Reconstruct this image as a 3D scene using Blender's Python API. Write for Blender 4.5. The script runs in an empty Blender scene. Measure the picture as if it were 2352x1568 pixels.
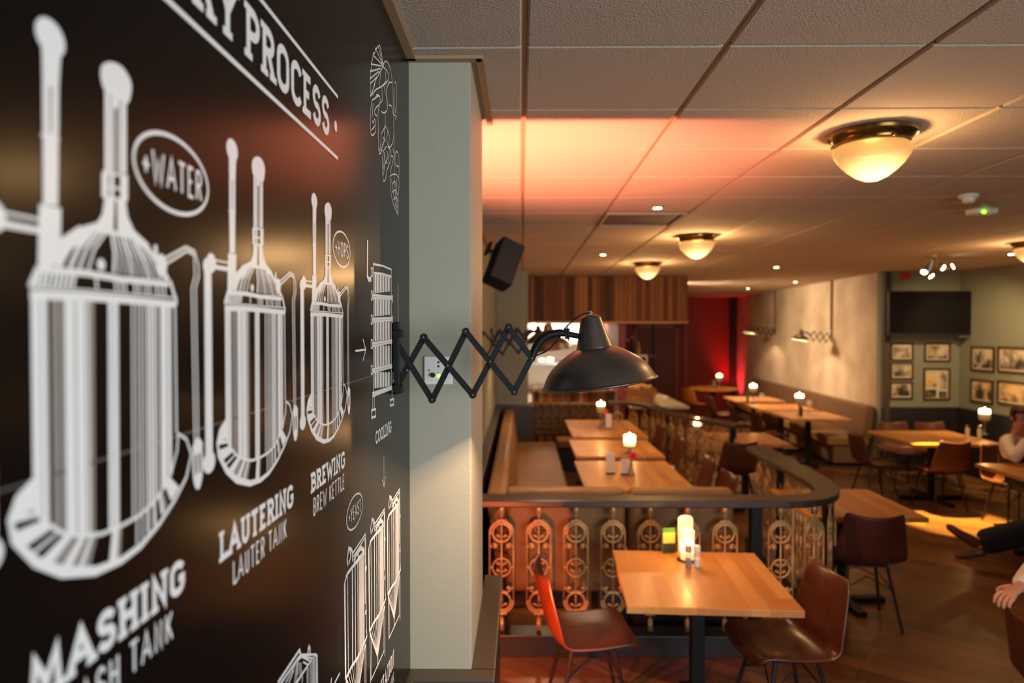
import bpy, bmesh, math, random
from mathutils import Vector, Matrix
random.seed(7)
PI = math.pi
SC = bpy.context.scene
COL = SC.collection

# ------------------------------------------------------------------ camera, world, light, exposure
FPX, H, CEIL = 1578.0, 2.08, 2.925          # focal length in px of a 2352 wide frame, eye height, ceiling height
XW = -0.362                                 # plane of the mural wall
cam_d = bpy.data.cameras.new('camera'); cam = bpy.data.objects.new('camera', cam_d); COL.objects.link(cam)
cam_d.sensor_width = 36.0; cam_d.lens = 36.0 * FPX / 2352
YAW, PIT = math.atan(21 / FPX), -math.atan(28 / FPX)
cam.location = (0, 0, H); cam.rotation_euler = (PI / 2 + PIT, 0, YAW)
cam_d.clip_start = 0.05; cam_d.clip_end = 100
cam_d.dof.use_dof = True; cam_d.dof.focus_distance = 1.6; cam_d.dof.aperture_fstop = 2.6
SC.camera = cam
SC.view_settings.view_transform = 'Standard'; SC.view_settings.look = 'None'
SC.view_settings.exposure = 0.75; SC.view_settings.gamma = 1.0; SC.view_settings.use_curve_mapping = False
SC.cycles.use_denoising = True
SC.cycles.sample_clamp_indirect = 4.0
SC.cycles.max_bounces = 8

W = bpy.data.worlds.new('world'); SC.world = W; W.use_nodes = True
W.node_tree.nodes['Background'].inputs[0].default_value = (0.75, 0.85, 1.0, 1)
W.node_tree.nodes['Background'].inputs[1].default_value = 0.35

def light(name, kind, loc, energy, color, size=0.05, target=None, angle=None, blend=0.3, parent=None, shape=None, size_y=None):
    d = bpy.data.lights.new(name, kind); d.energy = energy; d.color = color
    if kind == 'AREA':
        d.size = size
        if size_y: d.shape = 'RECTANGLE'; d.size_y = size_y
    else:
        d.shadow_soft_size = size
    if kind == 'SPOT':
        d.spot_size = angle; d.spot_blend = blend
    o = bpy.data.objects.new(name, d); COL.objects.link(o); o.location = loc
    if target is not None:
        o.rotation_euler = (Vector(target) - Vector(loc)).to_track_quat('-Z', 'Y').to_euler()
    if parent: o.parent = parent
    return o

WARM = (1.0, 0.56, 0.22); AMBER = (1.0, 0.48, 0.14)
# daylight through the front windows behind the camera
day = light('window_daylight', 'AREA', (2.3, -2.3, 1.75), 42, (0.86, 0.95, 1.0), 3.2, (-.25, 1.5, 1.85), size_y=1.6); day.data.spread = math.radians(105)

# ------------------------------------------------------------------ measuring: a picture point carried onto a known plane of the room
FWD = Vector((-math.sin(YAW) * math.cos(PIT), math.cos(YAW) * math.cos(PIT), math.sin(PIT)))
RGT = Vector((math.cos(YAW), math.sin(YAW), 0)); UPV = RGT.cross(FWD)
EYE = Vector((0, 0, H))
def ray(u, v): return FWD + RGT * ((u - 1176) / FPX) + UPV * ((784 - v) / FPX)
def onX(u, v, X): r = ray(u, v); return EYE + r * (X / r.x)
def onY(u, v, Y): r = ray(u, v); return EYE + r * (Y / r.y)
def onZ(u, v, Z): r = ray(u, v); return EYE + r * ((Z - H) / r.z)

# ------------------------------------------------------------------ helpers
class MB:
    def __init__(s): s.bm = bmesh.new()
    def quad(s, pts):
        try: s.bm.faces.new([s.bm.verts.new(p) for p in pts])
        except ValueError: pass
        return s
    def box(s, c, d, rot=None):
        vs = []
        for x in (-.5, .5):
            for y in (-.5, .5):
                for z in (-.5, .5):
                    p = Vector((x * d[0], y * d[1], z * d[2]))
                    if rot is not None: p = rot @ p
                    vs.append(s.bm.verts.new(Vector(c) + p))
        for f in ((0,1,3,2),(4,6,7,5),(0,4,5,1),(2,3,7,6),(0,2,6,4),(1,5,7,3)):
            s.bm.faces.new([vs[i] for i in f])
        return s
    def bar(s, a, b, w, t, up=(0,0,1)):
        a, b = Vector(a), Vector(b); d = b - a; L = d.length; d.normalize(); up = Vector(up)
        if abs(d.dot(up)) > .98: up = Vector((0,1,0)) if abs(d.y) < .9 else Vector((1,0,0))
        sd = d.cross(up).normalized(); u2 = sd.cross(d)
        return s.box((a + b) / 2, (L, w, t), Matrix((d, sd, u2)).transposed())
    def tube(s, pts, r, seg=8, caps=True, closed=False):
        pts = [Vector(p) for p in pts]; n = len(pts); rr = r if isinstance(r, (list, tuple)) else [r] * n
        rings = []; prev = None
        for i, p in enumerate(pts):
            if closed: d = pts[(i + 1) % n] - pts[i - 1]
            else: d = pts[min(i + 1, n - 1)] - pts[max(i - 1, 0)]
            d.normalize()
            if prev is None:
                a = Vector((0,0,1)) if abs(d.z) < .9 else Vector((1,0,0)); x = d.cross(a).normalized()
            else: x = (prev - d * prev.dot(d)).normalized()
            prev = x; y = d.cross(x)
            rings.append([s.bm.verts.new(p + (x * math.cos(2*PI*k/seg) + y * math.sin(2*PI*k/seg)) * rr[i]) for k in range(seg)])
        m = n if closed else n - 1
        for i in range(m):
            A, B = rings[i], rings[(i + 1) % n]
            for k in range(seg): s.bm.faces.new((A[k], A[(k+1)%seg], B[(k+1)%seg], B[k]))
        if caps and not closed:
            s.bm.faces.new(rings[0][::-1]); s.bm.faces.new(rings[-1])
        return s
    def lathe(s, prof, seg=24, c=(0,0,0), axis=(0,0,1)):
        ax = Vector(axis).normalized(); a = Vector((1,0,0)) if abs(ax.x) < .9 else Vector((0,1,0))
        x = (a - ax * a.dot(ax)).normalized(); y = ax.cross(x); c = Vector(c); rings = []
        for r, h in prof:
            if r < 1e-5: rings.append([s.bm.verts.new(c + ax * h)])
            else: rings.append([s.bm.verts.new(c + ax * h + (x * math.cos(2*PI*k/seg) + y * math.sin(2*PI*k/seg)) * r) for k in range(seg)])
        for A, B in zip(rings, rings[1:]):
            for k in range(seg):
                k2 = (k + 1) % seg
                if len(A) == 1 and len(B) == 1: continue
                if len(A) == 1: s.bm.faces.new((A[0], B[k2], B[k]))
                elif len(B) == 1: s.bm.faces.new((A[k], A[k2], B[0]))
                else: s.bm.faces.new((A[k], A[k2], B[k2], B[k]))
        return s
    def cyl(s, c, r, h, seg=20, axis=(0,0,1)): return s.lathe([(0,0),(r,0),(r,h),(0,h)], seg, c, axis)
    def ball(s, c, r, seg=14, sc=(1,1,1), rot=None):
        m = Matrix.Diagonal((r*sc[0], r*sc[1], r*sc[2], 1))
        if rot is not None: m = rot.to_4x4() @ m
        bmesh.ops.create_uvsphere(s.bm, u_segments=seg, v_segments=max(6, seg*2//3), radius=1, matrix=Matrix.Translation(Vector(c)) @ m)
        return s
    def prism(s, poly, z0, z1):
        lo = [s.bm.verts.new((p[0], p[1], z0)) for p in poly]; hi = [s.bm.verts.new((p[0], p[1], z1)) for p in poly]
        n = len(poly); f1 = s.bm.faces.new(lo[::-1]); f2 = s.bm.faces.new(hi); f1.normal_update(); f2.normal_update()
        for i in range(n): s.bm.faces.new((lo[i], lo[(i+1)%n], hi[(i+1)%n], hi[i]))
        bmesh.ops.triangulate(s.bm, faces=[f1, f2])
        return s
    def build(s, name, mat, parent=None, bevel=0, smooth=False, seg=2, loc=None):
        bmesh.ops.recalc_face_normals(s.bm, faces=s.bm.faces)
        me = bpy.data.meshes.new(name); s.bm.to_mesh(me); s.bm.free(); me.materials.append(mat)
        o = bpy.data.objects.new(name, me); COL.objects.link(o)
        if parent is not None: o.parent = parent
        if loc is not None: o.location = loc
        if bevel:
            b = o.modifiers.new('bevel', 'BEVEL'); b.width = bevel; b.segments = seg; b.limit_method = 'ANGLE'; b.angle_limit = math.radians(40)
        if smooth:
            for p in me.polygons: p.use_smooth = True
            if smooth != 'all': me.set_sharp_from_angle(angle=math.radians(38))
        return o

def tag(o, label, cat, group=None):
    o['label'] = label; o['category'] = cat
    if group: o['group'] = group
    elif 'group' in o: del o['group']
    return o
def thing(name, label, cat, loc=(0,0,0), rz=0, group=None):
    o = bpy.data.objects.new(name, None); COL.objects.link(o); o.location = loc; o.rotation_euler = (0, 0, rz)
    o.empty_display_size = .1
    return tag(o, label, cat, group)
def struct(o): o['kind'] = 'structure'; return o
def copy_tree(o, parent=None):
    c = o.copy(); COL.objects.link(c)
    if parent is not None: c.parent = parent
    for ch in list(o.children): copy_tree(ch, c)
    return c
def dup(root, loc, rz, label, group=None):
    c = copy_tree(root); c.location = loc; c.rotation_euler = (0, 0, rz)
    c['label'] = label
    if group: c['group'] = group
    return c

# ------------------------------------------------------------------ materials
def mat(name, col, rough=.5, metal=0, spec=.5, emit=None, estr=0, bump=None, vary=None, coat=0):
    """bump=(scale, strength, distance); vary=(scale, other colour, low, high)"""
    m = bpy.data.materials.new(name); m.use_nodes = True; nt = m.node_tree; b = nt.nodes['Principled BSDF']
    b.inputs['Base Color'].default_value = (*col, 1); b.inputs['Roughness'].default_value = rough
    b.inputs['Metallic'].default_value = metal; b.inputs['Specular IOR Level'].default_value = spec
    if coat: b.inputs['Coat Weight'].default_value = coat; b.inputs['Coat Roughness'].default_value = .15
    if emit: b.inputs['Emission Color'].default_value = (*emit, 1); b.inputs['Emission Strength'].default_value = estr
    if bump or vary:
        tc = nt.nodes.new('ShaderNodeTexCoord')
    if vary:
        n = nt.nodes.new('ShaderNodeTexNoise'); n.inputs['Scale'].default_value = vary[0]; n.inputs['Detail'].default_value = 6
        nt.links.new(tc.outputs['Object'], n.inputs['Vector'])
        r = nt.nodes.new('ShaderNodeValToRGB'); r.color_ramp.elements[0].position = vary[2]; r.color_ramp.elements[1].position = vary[3]
        r.color_ramp.elements[0].color = (*col, 1); r.color_ramp.elements[1].color = (*vary[1], 1)
        nt.links.new(n.outputs['Fac'], r.inputs['Fac']); nt.links.new(r.outputs['Color'], b.inputs['Base Color'])
    if bump:
        n2 = nt.nodes.new('ShaderNodeTexNoise'); n2.inputs['Scale'].default_value = bump[0]; n2.inputs['Detail'].default_value = 4
        nt.links.new(tc.outputs['Object'], n2.inputs['Vector'])
        bp = nt.nodes.new('ShaderNodeBump'); bp.inputs['Strength'].default_value = bump[1]; bp.inputs['Distance'].default_value = bump[2]
        nt.links.new(n2.outputs['Fac'], bp.inputs['Height']); nt.links.new(bp.outputs['Normal'], b.inputs['Normal'])
    return m

def wood(name, cols, rough=.4, plank=(0.1, 0.9), axis='X', grain=1.0, rand=.7, gap=(.02,.01,.005), mortar=.0, coat=0, spec=.5):
    """planks laid along an axis, each with a tone of its own plus grain"""
    m = bpy.data.materials.new(name); m.use_nodes = True; nt = m.node_tree; N = nt.nodes.new; L = nt.links.new
    b = nt.nodes['Principled BSDF']; b.inputs['Roughness'].default_value = rough; b.inputs['Specular IOR Level'].default_value = spec
    if coat: b.inputs['Coat Weight'].default_value = coat; b.inputs['Coat Roughness'].default_value = .2
    tc = N('ShaderNodeTexCoord'); mp = N('ShaderNodeMapping'); L(tc.outputs['Object'], mp.inputs['Vector'])
    if axis == 'Y': mp.inputs['Rotation'].default_value = (0, 0, PI / 2)
    if axis == 'Z': mp.inputs['Rotation'].default_value = (PI / 2, 0, PI / 2)       # x along world z
    if isinstance(axis, (int, float)): mp.inputs['Rotation'].default_value = (0, 0, axis)
    br = N('ShaderNodeTexBrick'); L(mp.outputs['Vector'], br.inputs['Vector'])
    br.inputs['Scale'].default_value = 1; br.inputs['Brick Width'].default_value = plank[1]; br.inputs['Row Height'].default_value = plank[0]
    br.inputs['Mortar Size'].default_value = mortar; br.inputs['Color1'].default_value = (0,0,0,1); br.inputs['Color2'].default_value = (1,1,1,1)
    br.inputs['Mortar'].default_value = (.5,.5,.5,1)
    mp2 = N('ShaderNodeMapping'); mp2.inputs['Scale'].default_value = (2.5 * grain, 28 * grain, 28 * grain); L(mp.outputs['Vector'], mp2.inputs['Vector'])
    ns = N('ShaderNodeTexNoise'); ns.inputs['Scale'].default_value = 1; ns.inputs['Detail'].default_value = 5; ns.inputs['Distortion'].default_value = .6
    L(mp2.outputs['Vector'], ns.inputs['Vector'])
    mx = N('ShaderNodeMix'); mx.data_type = 'FLOAT'; mx.inputs[0].default_value = rand
    L(ns.outputs['Fac'], mx.inputs[2]); L(br.outputs['Color'], mx.inputs[3])
    r = N('ShaderNodeValToRGB'); e = r.color_ramp.elements
    e[0].position = .1; e[0].color = (*cols[0], 1); e[1].position = .9; e[1].color = (*cols[-1], 1)
    for i, c in enumerate(cols[1:-1]): k = e.new(.1 + .8 * (i + 1) / (len(cols) - 1)); k.color = (*c, 1)
    L(mx.outputs[0], r.inputs['Fac'])
    mm = N('ShaderNodeMix'); mm.data_type = 'RGBA'; mm.inputs['B'].default_value = (*gap, 1)
    L(br.outputs['Fac'], mm.inputs['Factor']); L(r.outputs['Color'], mm.inputs['A']); L(mm.outputs['Result'], b.inputs['Base Color'])
    bp = N('ShaderNodeBump'); bp.inputs['Strength'].default_value = .15; bp.inputs['Distance'].default_value = .002
    L(ns.outputs['Fac'], bp.inputs['Height']); L(bp.outputs['Normal'], b.inputs['Normal'])
    return m

def glow(name, col, s):
    m = bpy.data.materials.new(name); m.use_nodes = True; b = m.node_tree.nodes['Principled BSDF']
    b.inputs['Base Color'].default_value = (*col, 1); b.inputs['Emission Color'].default_value = (*col, 1); b.inputs['Emission Strength'].default_value = s
    return m

def glass(name, tint=(.95,.95,.92), clear=.75):
    m = bpy.data.materials.new(name); m.use_nodes = True; nt = m.node_tree; b = nt.nodes['Principled BSDF']
    b.inputs['Base Color'].default_value = (*tint, 1); b.inputs['Roughness'].default_value = .05; b.inputs['Specular IOR Level'].default_value = .8
    t = nt.nodes.new('ShaderNodeBsdfTransparent'); t.inputs[0].default_value = (*tint, 1)
    mx = nt.nodes.new('ShaderNodeMixShader'); mx.inputs[0].default_value = clear
    nt.links.new(b.outputs[0], mx.inputs[1]); nt.links.new(t.outputs[0], mx.inputs[2]); nt.links.new(mx.outputs[0], nt.nodes['Material Output'].inputs[0])
    return m

def lamp_glass(name, bulb, lo, hi, rng, tint=(1.0,.47,.14), hot=(1.0,.66,.26)):
    """opal glass lit from within: brightest where the bulb sits close behind it"""
    m = bpy.data.materials.new(name); m.use_nodes = True; nt = m.node_tree; N = nt.nodes.new; L = nt.links.new
    b = nt.nodes['Principled BSDF']; b.inputs['Base Color'].default_value = (0,0,0,1); b.inputs['Roughness'].default_value = .35; b.inputs['Specular IOR Level'].default_value = .1
    tc = N('ShaderNodeTexCoord'); d = N('ShaderNodeVectorMath'); d.operation = 'DISTANCE'; d.inputs[1].default_value = bulb
    L(tc.outputs['Object'], d.inputs[0])
    mr = N('ShaderNodeMapRange'); mr.inputs[1].default_value = rng[1]; mr.inputs[2].default_value = rng[0]; mr.interpolation_type = 'SMOOTHSTEP'
    L(d.outputs['Value'], mr.inputs[0])
    s = N('ShaderNodeMapRange'); s.inputs[3].default_value = lo; s.inputs[4].default_value = hi; L(mr.outputs[0], s.inputs[0])
    c = N('ShaderNodeMix'); c.data_type = 'RGBA'; c.inputs['A'].default_value = (*tint,1); c.inputs['B'].default_value = (*hot,1); L(mr.outputs[0], c.inputs['Factor'])
    L(c.outputs['Result'], b.inputs['Emission Color']); L(s.outputs[0], b.inputs['Emission Strength'])
    t = N('ShaderNodeBsdfTransparent'); mx = N('ShaderNodeMixShader'); mx.inputs[0].default_value = .2
    L(b.outputs[0], mx.inputs[1]); L(t.outputs[0], mx.inputs[2]); L(mx.outputs[0], nt.nodes['Material Output'].inputs[0])
    return m

M = {}
M['ceil'] = mat('ceiling tile', (.54, .44, .355), .9, spec=.2, bump=(170, .9, .006))
M['grid'] = mat('ceiling grid', (.36, .23, .125), .6)
M['plaster'] = mat('scraped plaster', (.42, .33, .23), .75, vary=(1.6, (.60, .51, .39), .35, .65), bump=(30, .15, .004))
M['green'] = mat('sage paint', (.21, .225, .185), .7, bump=(60, .1, .002))
M['redwall'] = mat('red paint', (.22, .022, .016), .55)
M['wains'] = mat('black lacquered boarding', (.018, .015, .014), .35, bump=(50, .08, .002))
M['cap'] = mat('dark ledge', (.052, .043, .034), .38, bump=(90, .12, .001))
M['floor'] = wood('oak floor', [(.062,.024,.008), (.165,.066,.021), (.27,.12,.038)], .38, (.14, 1.5), .62, .6, .55, mortar=.003, coat=.15)
M['oak'] = wood('oak table top', [(.42,.155,.030), (.56,.235,.050), (.66,.32,.085)], .42, (.085, .55), 'Y', .8, .6, gap=(.3,.14,.04), coat=.12)
M['oakedge'] = M['oak']
M['slat'] = wood('walnut cladding', [(.040,.013,.005), (.20,.070,.025), (.40,.18,.07)], .6, (.07, 3.0), 'Z', 1.0, .7, mortar=.004, spec=.2)
M['leather'] = mat('brown leather', (.085, .019, .009), .26, spec=.7, vary=(6, (.125, .032, .013), .4, .7), bump=(160, .12, .001))
M['leatherdark'] = mat('dark brown leather', (.075, .022, .014), .4, spec=.4, vary=(6, (.10, .032, .018), .4, .7), bump=(160, .12, .001))
M['cognac'] = mat('orange leather', (.55, .17, .03), .45)
M['bench'] = mat('tan leather', (.21, .105, .038), .5, spec=.35, vary=(3, (.26, .135, .05), .4, .7), bump=(120, .12, .001))
M['benchdk'] = mat('brown cushion', (.15, .085, .045), .6, spec=.3, bump=(120, .15, .001))
M['blackmetal'] = mat('black metal', (.006, .0056, .0056), .5, spec=.22)
M['gunmetal'] = mat('burnished steel', (.19, .165, .142), .36, .85, bump=(14, .06, .002), vary=(9, (.13,.112,.10), .4, .65))
M['lining'] = mat('pale shade lining', (.8, .75, .66), .5)
M['legmetal'] = mat('painted chair leg', (.030, .024, .022), .3, .3)
M['brass'] = mat('dark brass', (.20, .12, .03), .22, .9)
M['brassrail'] = mat('bronze painted iron', (.54, .34, .14), .40, .4)
M['steel'] = mat('polished steel', (.62, .60, .57), .2, 1)
M['whiteplastic'] = mat('white plastic', (.85, .84, .80), .4)
M['black'] = mat('black plastic', (.012, .012, .014), .4)
M['speaker'] = mat('black speaker cloth', (.011, .011, .013), .7, spec=.2)
M['white'] = mat('white vinyl ink', (.87, .885, .885), .33, spec=.45)
M['grey'] = mat('grey vinyl ink', (.30, .28, .26), .33, spec=.45)
M['seam'] = mat('vinyl seam', (.10, .09, .085), .4)
M['ink'] = mat('black vinyl', (.0060, .0045, .0040), .21, spec=.075)
M['candle'] = mat('ivory wax', (.85, .72, .50), .5, emit=(1.0, .55, .18), estr=1.1)
M['candletop'] = mat('glowing wax', (.9, .8, .6), .5, emit=(1.0, .70, .34), estr=4.5)
M['flame'] = glow('flame', (1.0, .72, .32), 40)
M['glass'] = glass('clear glass')
M['smoke'] = glass('smoked glass', (.45,.40,.36), .55)
M['card'] = mat('white card', (.75, .70, .62), .6)
M['greencard'] = mat('green print', (.06, .28, .02), .5)
M['yellowcard'] = mat('yellow print', (.85, .62, .10), .5)
M['redpetal'] = mat('red petal', (.75, .03, .02), .5)
M['stem'] = mat('green stem', (.05, .12, .03), .6)
M['pepper'] = mat('peppercorns', (.03, .02, .015), .6)
M['salt'] = mat('salt', (.8, .78, .74), .6)
M['cork'] = mat('wooden lid', (.45, .27, .12), .5)
M['frame'] = mat('dark picture frame', (.05, .022, .010), .4)
M['passe'] = mat('cream mount', (.62, .56, .46), .7)
M['tile'] = mat('kitchen wall panel', (.85, .80, .70), .35)
M['screen'] = mat('dark screen', (.005, .004, .006), .12, spec=.35)
M['tuft'] = mat('dark tufted leather', (.085, .042, .017), .5, spec=.35, bump=(120, .12, .001))
M['rivet'] = mat('dull rivet', (.25,.24,.23), .4, .9)
M['marble'] = mat('pale worktop', (.62, .58, .53), .3, vary=(4, (.5,.46,.42), .5, .8))
M['basket'] = mat('woven basket', (.42, .20, .06), .6, bump=(55, .9, .01), vary=(30, (.25,.10,.03), .4, .6))
M['bread'] = mat('bread crust', (.50, .24, .07), .6, vary=(9, (.66,.40,.16), .4, .7), bump=(30, .4, .006))
M['skin'] = mat('skin', (.62, .30, .19), .5, spec=.35, bump=(200, .1, .001))
M['shirt'] = mat('white cotton', (.76, .71, .64), .8, bump=(40, .25, .004))
M['vest'] = mat('dark navy cloth', (.014, .014, .022), .85, bump=(60, .2, .003))
M['trouser'] = mat('black trousers', (.013, .012, .016), .85, bump=(40, .25, .004))
M['hair'] = mat('brown hair', (.055, .025, .012), .55, bump=(120, .6, .004))
M['shoe'] = mat('tan leather shoe', (.13, .045, .018), .3)
M['navy'] = mat('navy boarding', (.012, .011, .018), .5)
M['red'] = mat('red plastic', (.5, .02, .02), .4)
M['greenled'] = glow('green led', (.25, 1.0, .02), 3.0)

# ================================================================== ROOM SHELL
def pillar_wallpaper():
    m = mat('sage wallpaper', (.375, .35, .27), .55, spec=.35); nt = m.node_tree; N = nt.nodes.new; L = nt.links.new
    tc = N('ShaderNodeTexCoord'); v = N('ShaderNodeTexVoronoi'); v.inputs['Scale'].default_value = 150; L(tc.outputs['Object'], v.inputs['Vector'])
    v2 = N('ShaderNodeTexVoronoi'); v2.inputs['Scale'].default_value = 11; v2.inputs['Randomness'].default_value = .25; L(tc.outputs['Object'], v2.inputs['Vector'])
    a = N('ShaderNodeMapRange'); a.inputs[1].default_value = .38; a.inputs[2].default_value = .1; L(v.outputs['Distance'], a.inputs[0])
    c = N('ShaderNodeMapRange'); c.inputs[1].default_value = .45; c.inputs[2].default_value = .25; L(v2.outputs['Distance'], c.inputs[0])
    k = N('ShaderNodeMath'); k.operation = 'MULTIPLY'; L(a.outputs[0], k.inputs[0]); L(c.outputs[0], k.inputs[1])
    n = N('ShaderNodeTexNoise'); n.inputs['Scale'].default_value = 45; L(tc.outputs['Object'], n.inputs['Vector'])
    s = N('ShaderNodeMath'); s.operation = 'MULTIPLY_ADD'; s.inputs[1].default_value = .35; L(n.outputs['Fac'], s.inputs[0]); L(k.outputs[0], s.inputs[2])
    b = N('ShaderNodeBump'); b.inputs['Strength'].default_value = .35; b.inputs['Distance'].default_value = .003; L(s.outputs[0], b.inputs['Height'])
    L(b.outputs[0], nt.nodes['Principled BSDF'].inputs['Normal'])
    return m
M['wallpaper'] = pillar_wallpaper()

Y0, Y1, XR, YA, XB = -2.5, 18.3, 6.42, 10.15, 5.32    # room limits; the plaster wall starts at XB, YA and opens slightly outwards
PA = math.atan(.048)
def onP(u, v):                                          # a picture point carried onto the plaster wall
    r = ray(u, v); n = Vector((math.cos(PA), -math.sin(PA), 0)); return EYE + r*((Vector((XB, YA, 0)) - EYE).dot(n)/r.dot(n))
P1, P1B, PX = 2.165, 2.80, -.158                       # near pillar: front, back, right face
struct(MB().box(((XR+XW)/2, (Y0+Y1)/2, -.05), (XR-XW+1.4, Y1-Y0+.6, .1)).build('floor', M['floor']))
# ceiling of laid-in tiles, grooves along the room
cb = MB(); YG = 2.073; TS = .590
for i in range(-1, 11):
    xa, xb = .01 + .604*i + .008, .01 + .604*(i+1) - .008
    xa, xb = max(xa, XW + .03), min(xb, XR - .03)
    if xb - xa < .05: continue
    for j in range(-8, 28):
        ya, yb = YG + TS*j + .0045, YG + TS*(j+1) - .0045
        if i == 1 and j == 5: continue                 # the vent sits here
        if ya < Y0 or yb > Y1: continue
        cb.box(((xa+xb)/2, (ya+yb)/2, CEIL + .02), (xb-xa, yb-ya, .04))
struct(cb.build('ceiling', M['ceil'], bevel=.006, seg=1))
struct(MB().box(((XR+XW)/2, (Y0+Y1)/2, CEIL + .07), (XR-XW+1.2, Y1-Y0+.6, .12)).build('ceiling_grid', M['grid']))
# walls
struct(MB().box((XW - .1, (Y0+Y1)/2, 1.5), (.2, Y1-Y0+.4, 3.0)).build('wall_left', M['green']))
struct(MB().box(((XW+PX)/2, (P1+P1B)/2, CEIL/2), (PX-XW, P1B-P1, CEIL)).build('wall_left_pillar', M['wallpaper'], bevel=.004))
P2 = 9.85
struct(MB().box((-.13, P2 + .75, CEIL/2), (.46, 1.5, CEIL)).build('wall_left_far_pillar', M['green'], bevel=.004))
bk = MB()
bk.box((2.0, Y0-.1, .35), (5.2, .2, .7)); bk.box((2.0, Y0-.1, 2.8), (5.2, .2, .5)); bk.box((.1, Y0-.1, 1.6), (1.0, .2, 2.0)); bk.box((5.4, Y0-.1, 1.6), (2.0, .2, 2.0))
struct(bk.build('wall_back', M['green']))
wf = MB()
for x in (.6, 2.5, 4.4): wf.box((x, Y0-.05, 1.62), (.06, .06, 1.85))
for z in (.72, 2.53): wf.box((2.5, Y0-.05, z), (3.86, .06, .06))
struct(wf.build('window_1', M['cap']))
struct(MB().box((XR+.1, (Y0+YA)/2, 1.5), (.2, YA-Y0+.4, 3.0)).build('wall_right', M['green']))
struct(MB().box(((XR+XB)/2+.1, YA+.1, 1.5), (XR-XB+.2, .2, 3.0)).build('wall_alcove', M['green']))
struct(MB().box((.1, 4.2, 1.5), (.2, 8.36, 3.0)).build('wall_right_plaster', M['plaster'], loc=(XB, YA, 0)))
bpy.data.objects['wall_right_plaster'].rotation_euler = (0, 0, -PA)
struct(MB().box((3.0, Y1+.1, 1.5), (7.2, .2, 3.0)).build('wall_end', M['redwall']))
# black boarding with a ledge along the left wall, wrapped round the pillars
wb, lb = MB(), MB()
LZ = 1.0
def clad(x0, x1, y0, y1):
    wb.box(((x0+x1)/2, (y0+y1)/2, (LZ-.03)/2), (x1-x0, y1-y0, LZ-.03)); lb.box(((x0+x1)/2+.004, (y0+y1)/2, LZ-.015), (x1-x0+.012, y1-y0+.012, .03))
clad(XW, XW+.02, Y0, P1-.07); clad(XW, PX+.066, P1-.066, P1); clad(PX, PX+.066, P1, P1B+.2); clad(XW, XW+.07, P1B+.2, P2)
clad(-.35, .17, P2-.07, P2)
struct(wb.build('baseboard_left', M['wains'], bevel=.003)); struct(lb.build('trim_1', M['cap'], bevel=.004))
nb = MB(); nb.box((XR-.03, (Y0+YA)/2, .47), (.06, YA-Y0, .94)); nb.box(((XR+XB)/2-.03, YA-.03, .47), (XR-XB+.02, .06, .94))
struct(nb.build('baseboard_right', M['navy'], bevel=.004))
# ceiling angle trims
tb = MB(); z = CEIL - .004
tb.box((XW+.018, (Y0+P1)/2, z), (.034, P1-Y0-.03, .012)); tb.box(((XW+PX)/2+.02, P1-.018, z), (PX-XW+.03, .03, .012)); tb.box((PX+.030, (P1+P1B)/2, z), (.024, P1B-P1+.06, .012))
tb.box((XR-.015, (Y0+YA)/2, z), (.03, YA-Y0, .012)); tb.box((XW+.018, (P1B+P2)/2, z), (.034, P2-P1B, .012))
struct(tb.build('trim_2', M['grid']))
# post between plaster wall and picture alcove
struct(MB().box((XB+.02, YA-.02, CEIL/2), (.09, .10, CEIL)).build('trim_3', mat('dark post', (.05, .035, .022), .5), bevel=.006))
# ceiling vent in place of one tile
vx0, vy0 = .01+.604+.01, YG+TS*5+.005
t = thing('ceiling_vent', 'brown square vent set in place of a ceiling tile', 'vent', (vx0+.292, vy0+.29, CEIL))
vm = mat('brown vent', (.10, .058, .036), .7)
MB().box((0,0,.004), (.58,.575,.008)).build('panel', vm, t)
fr = MB()
for x in (-.285,.285): fr.box((x,0,-.004), (.02,.585,.012))
for y in (-.285,.285): fr.box((0,y,-.004), (.585,.02,.012))
fr.build('frame', M['ceil'], t)
# kitchen behind the pass
struct(MB().box((1.60, 14.6, 1.5), (.12, 7.3, 3.0)).build('wall_kitchen_side', M['redwall']))
struct(MB().box((.72, 13.6, 1.5), (1.64, .1, 3.0)).build('wall_kitchen', M['tile']))

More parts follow.
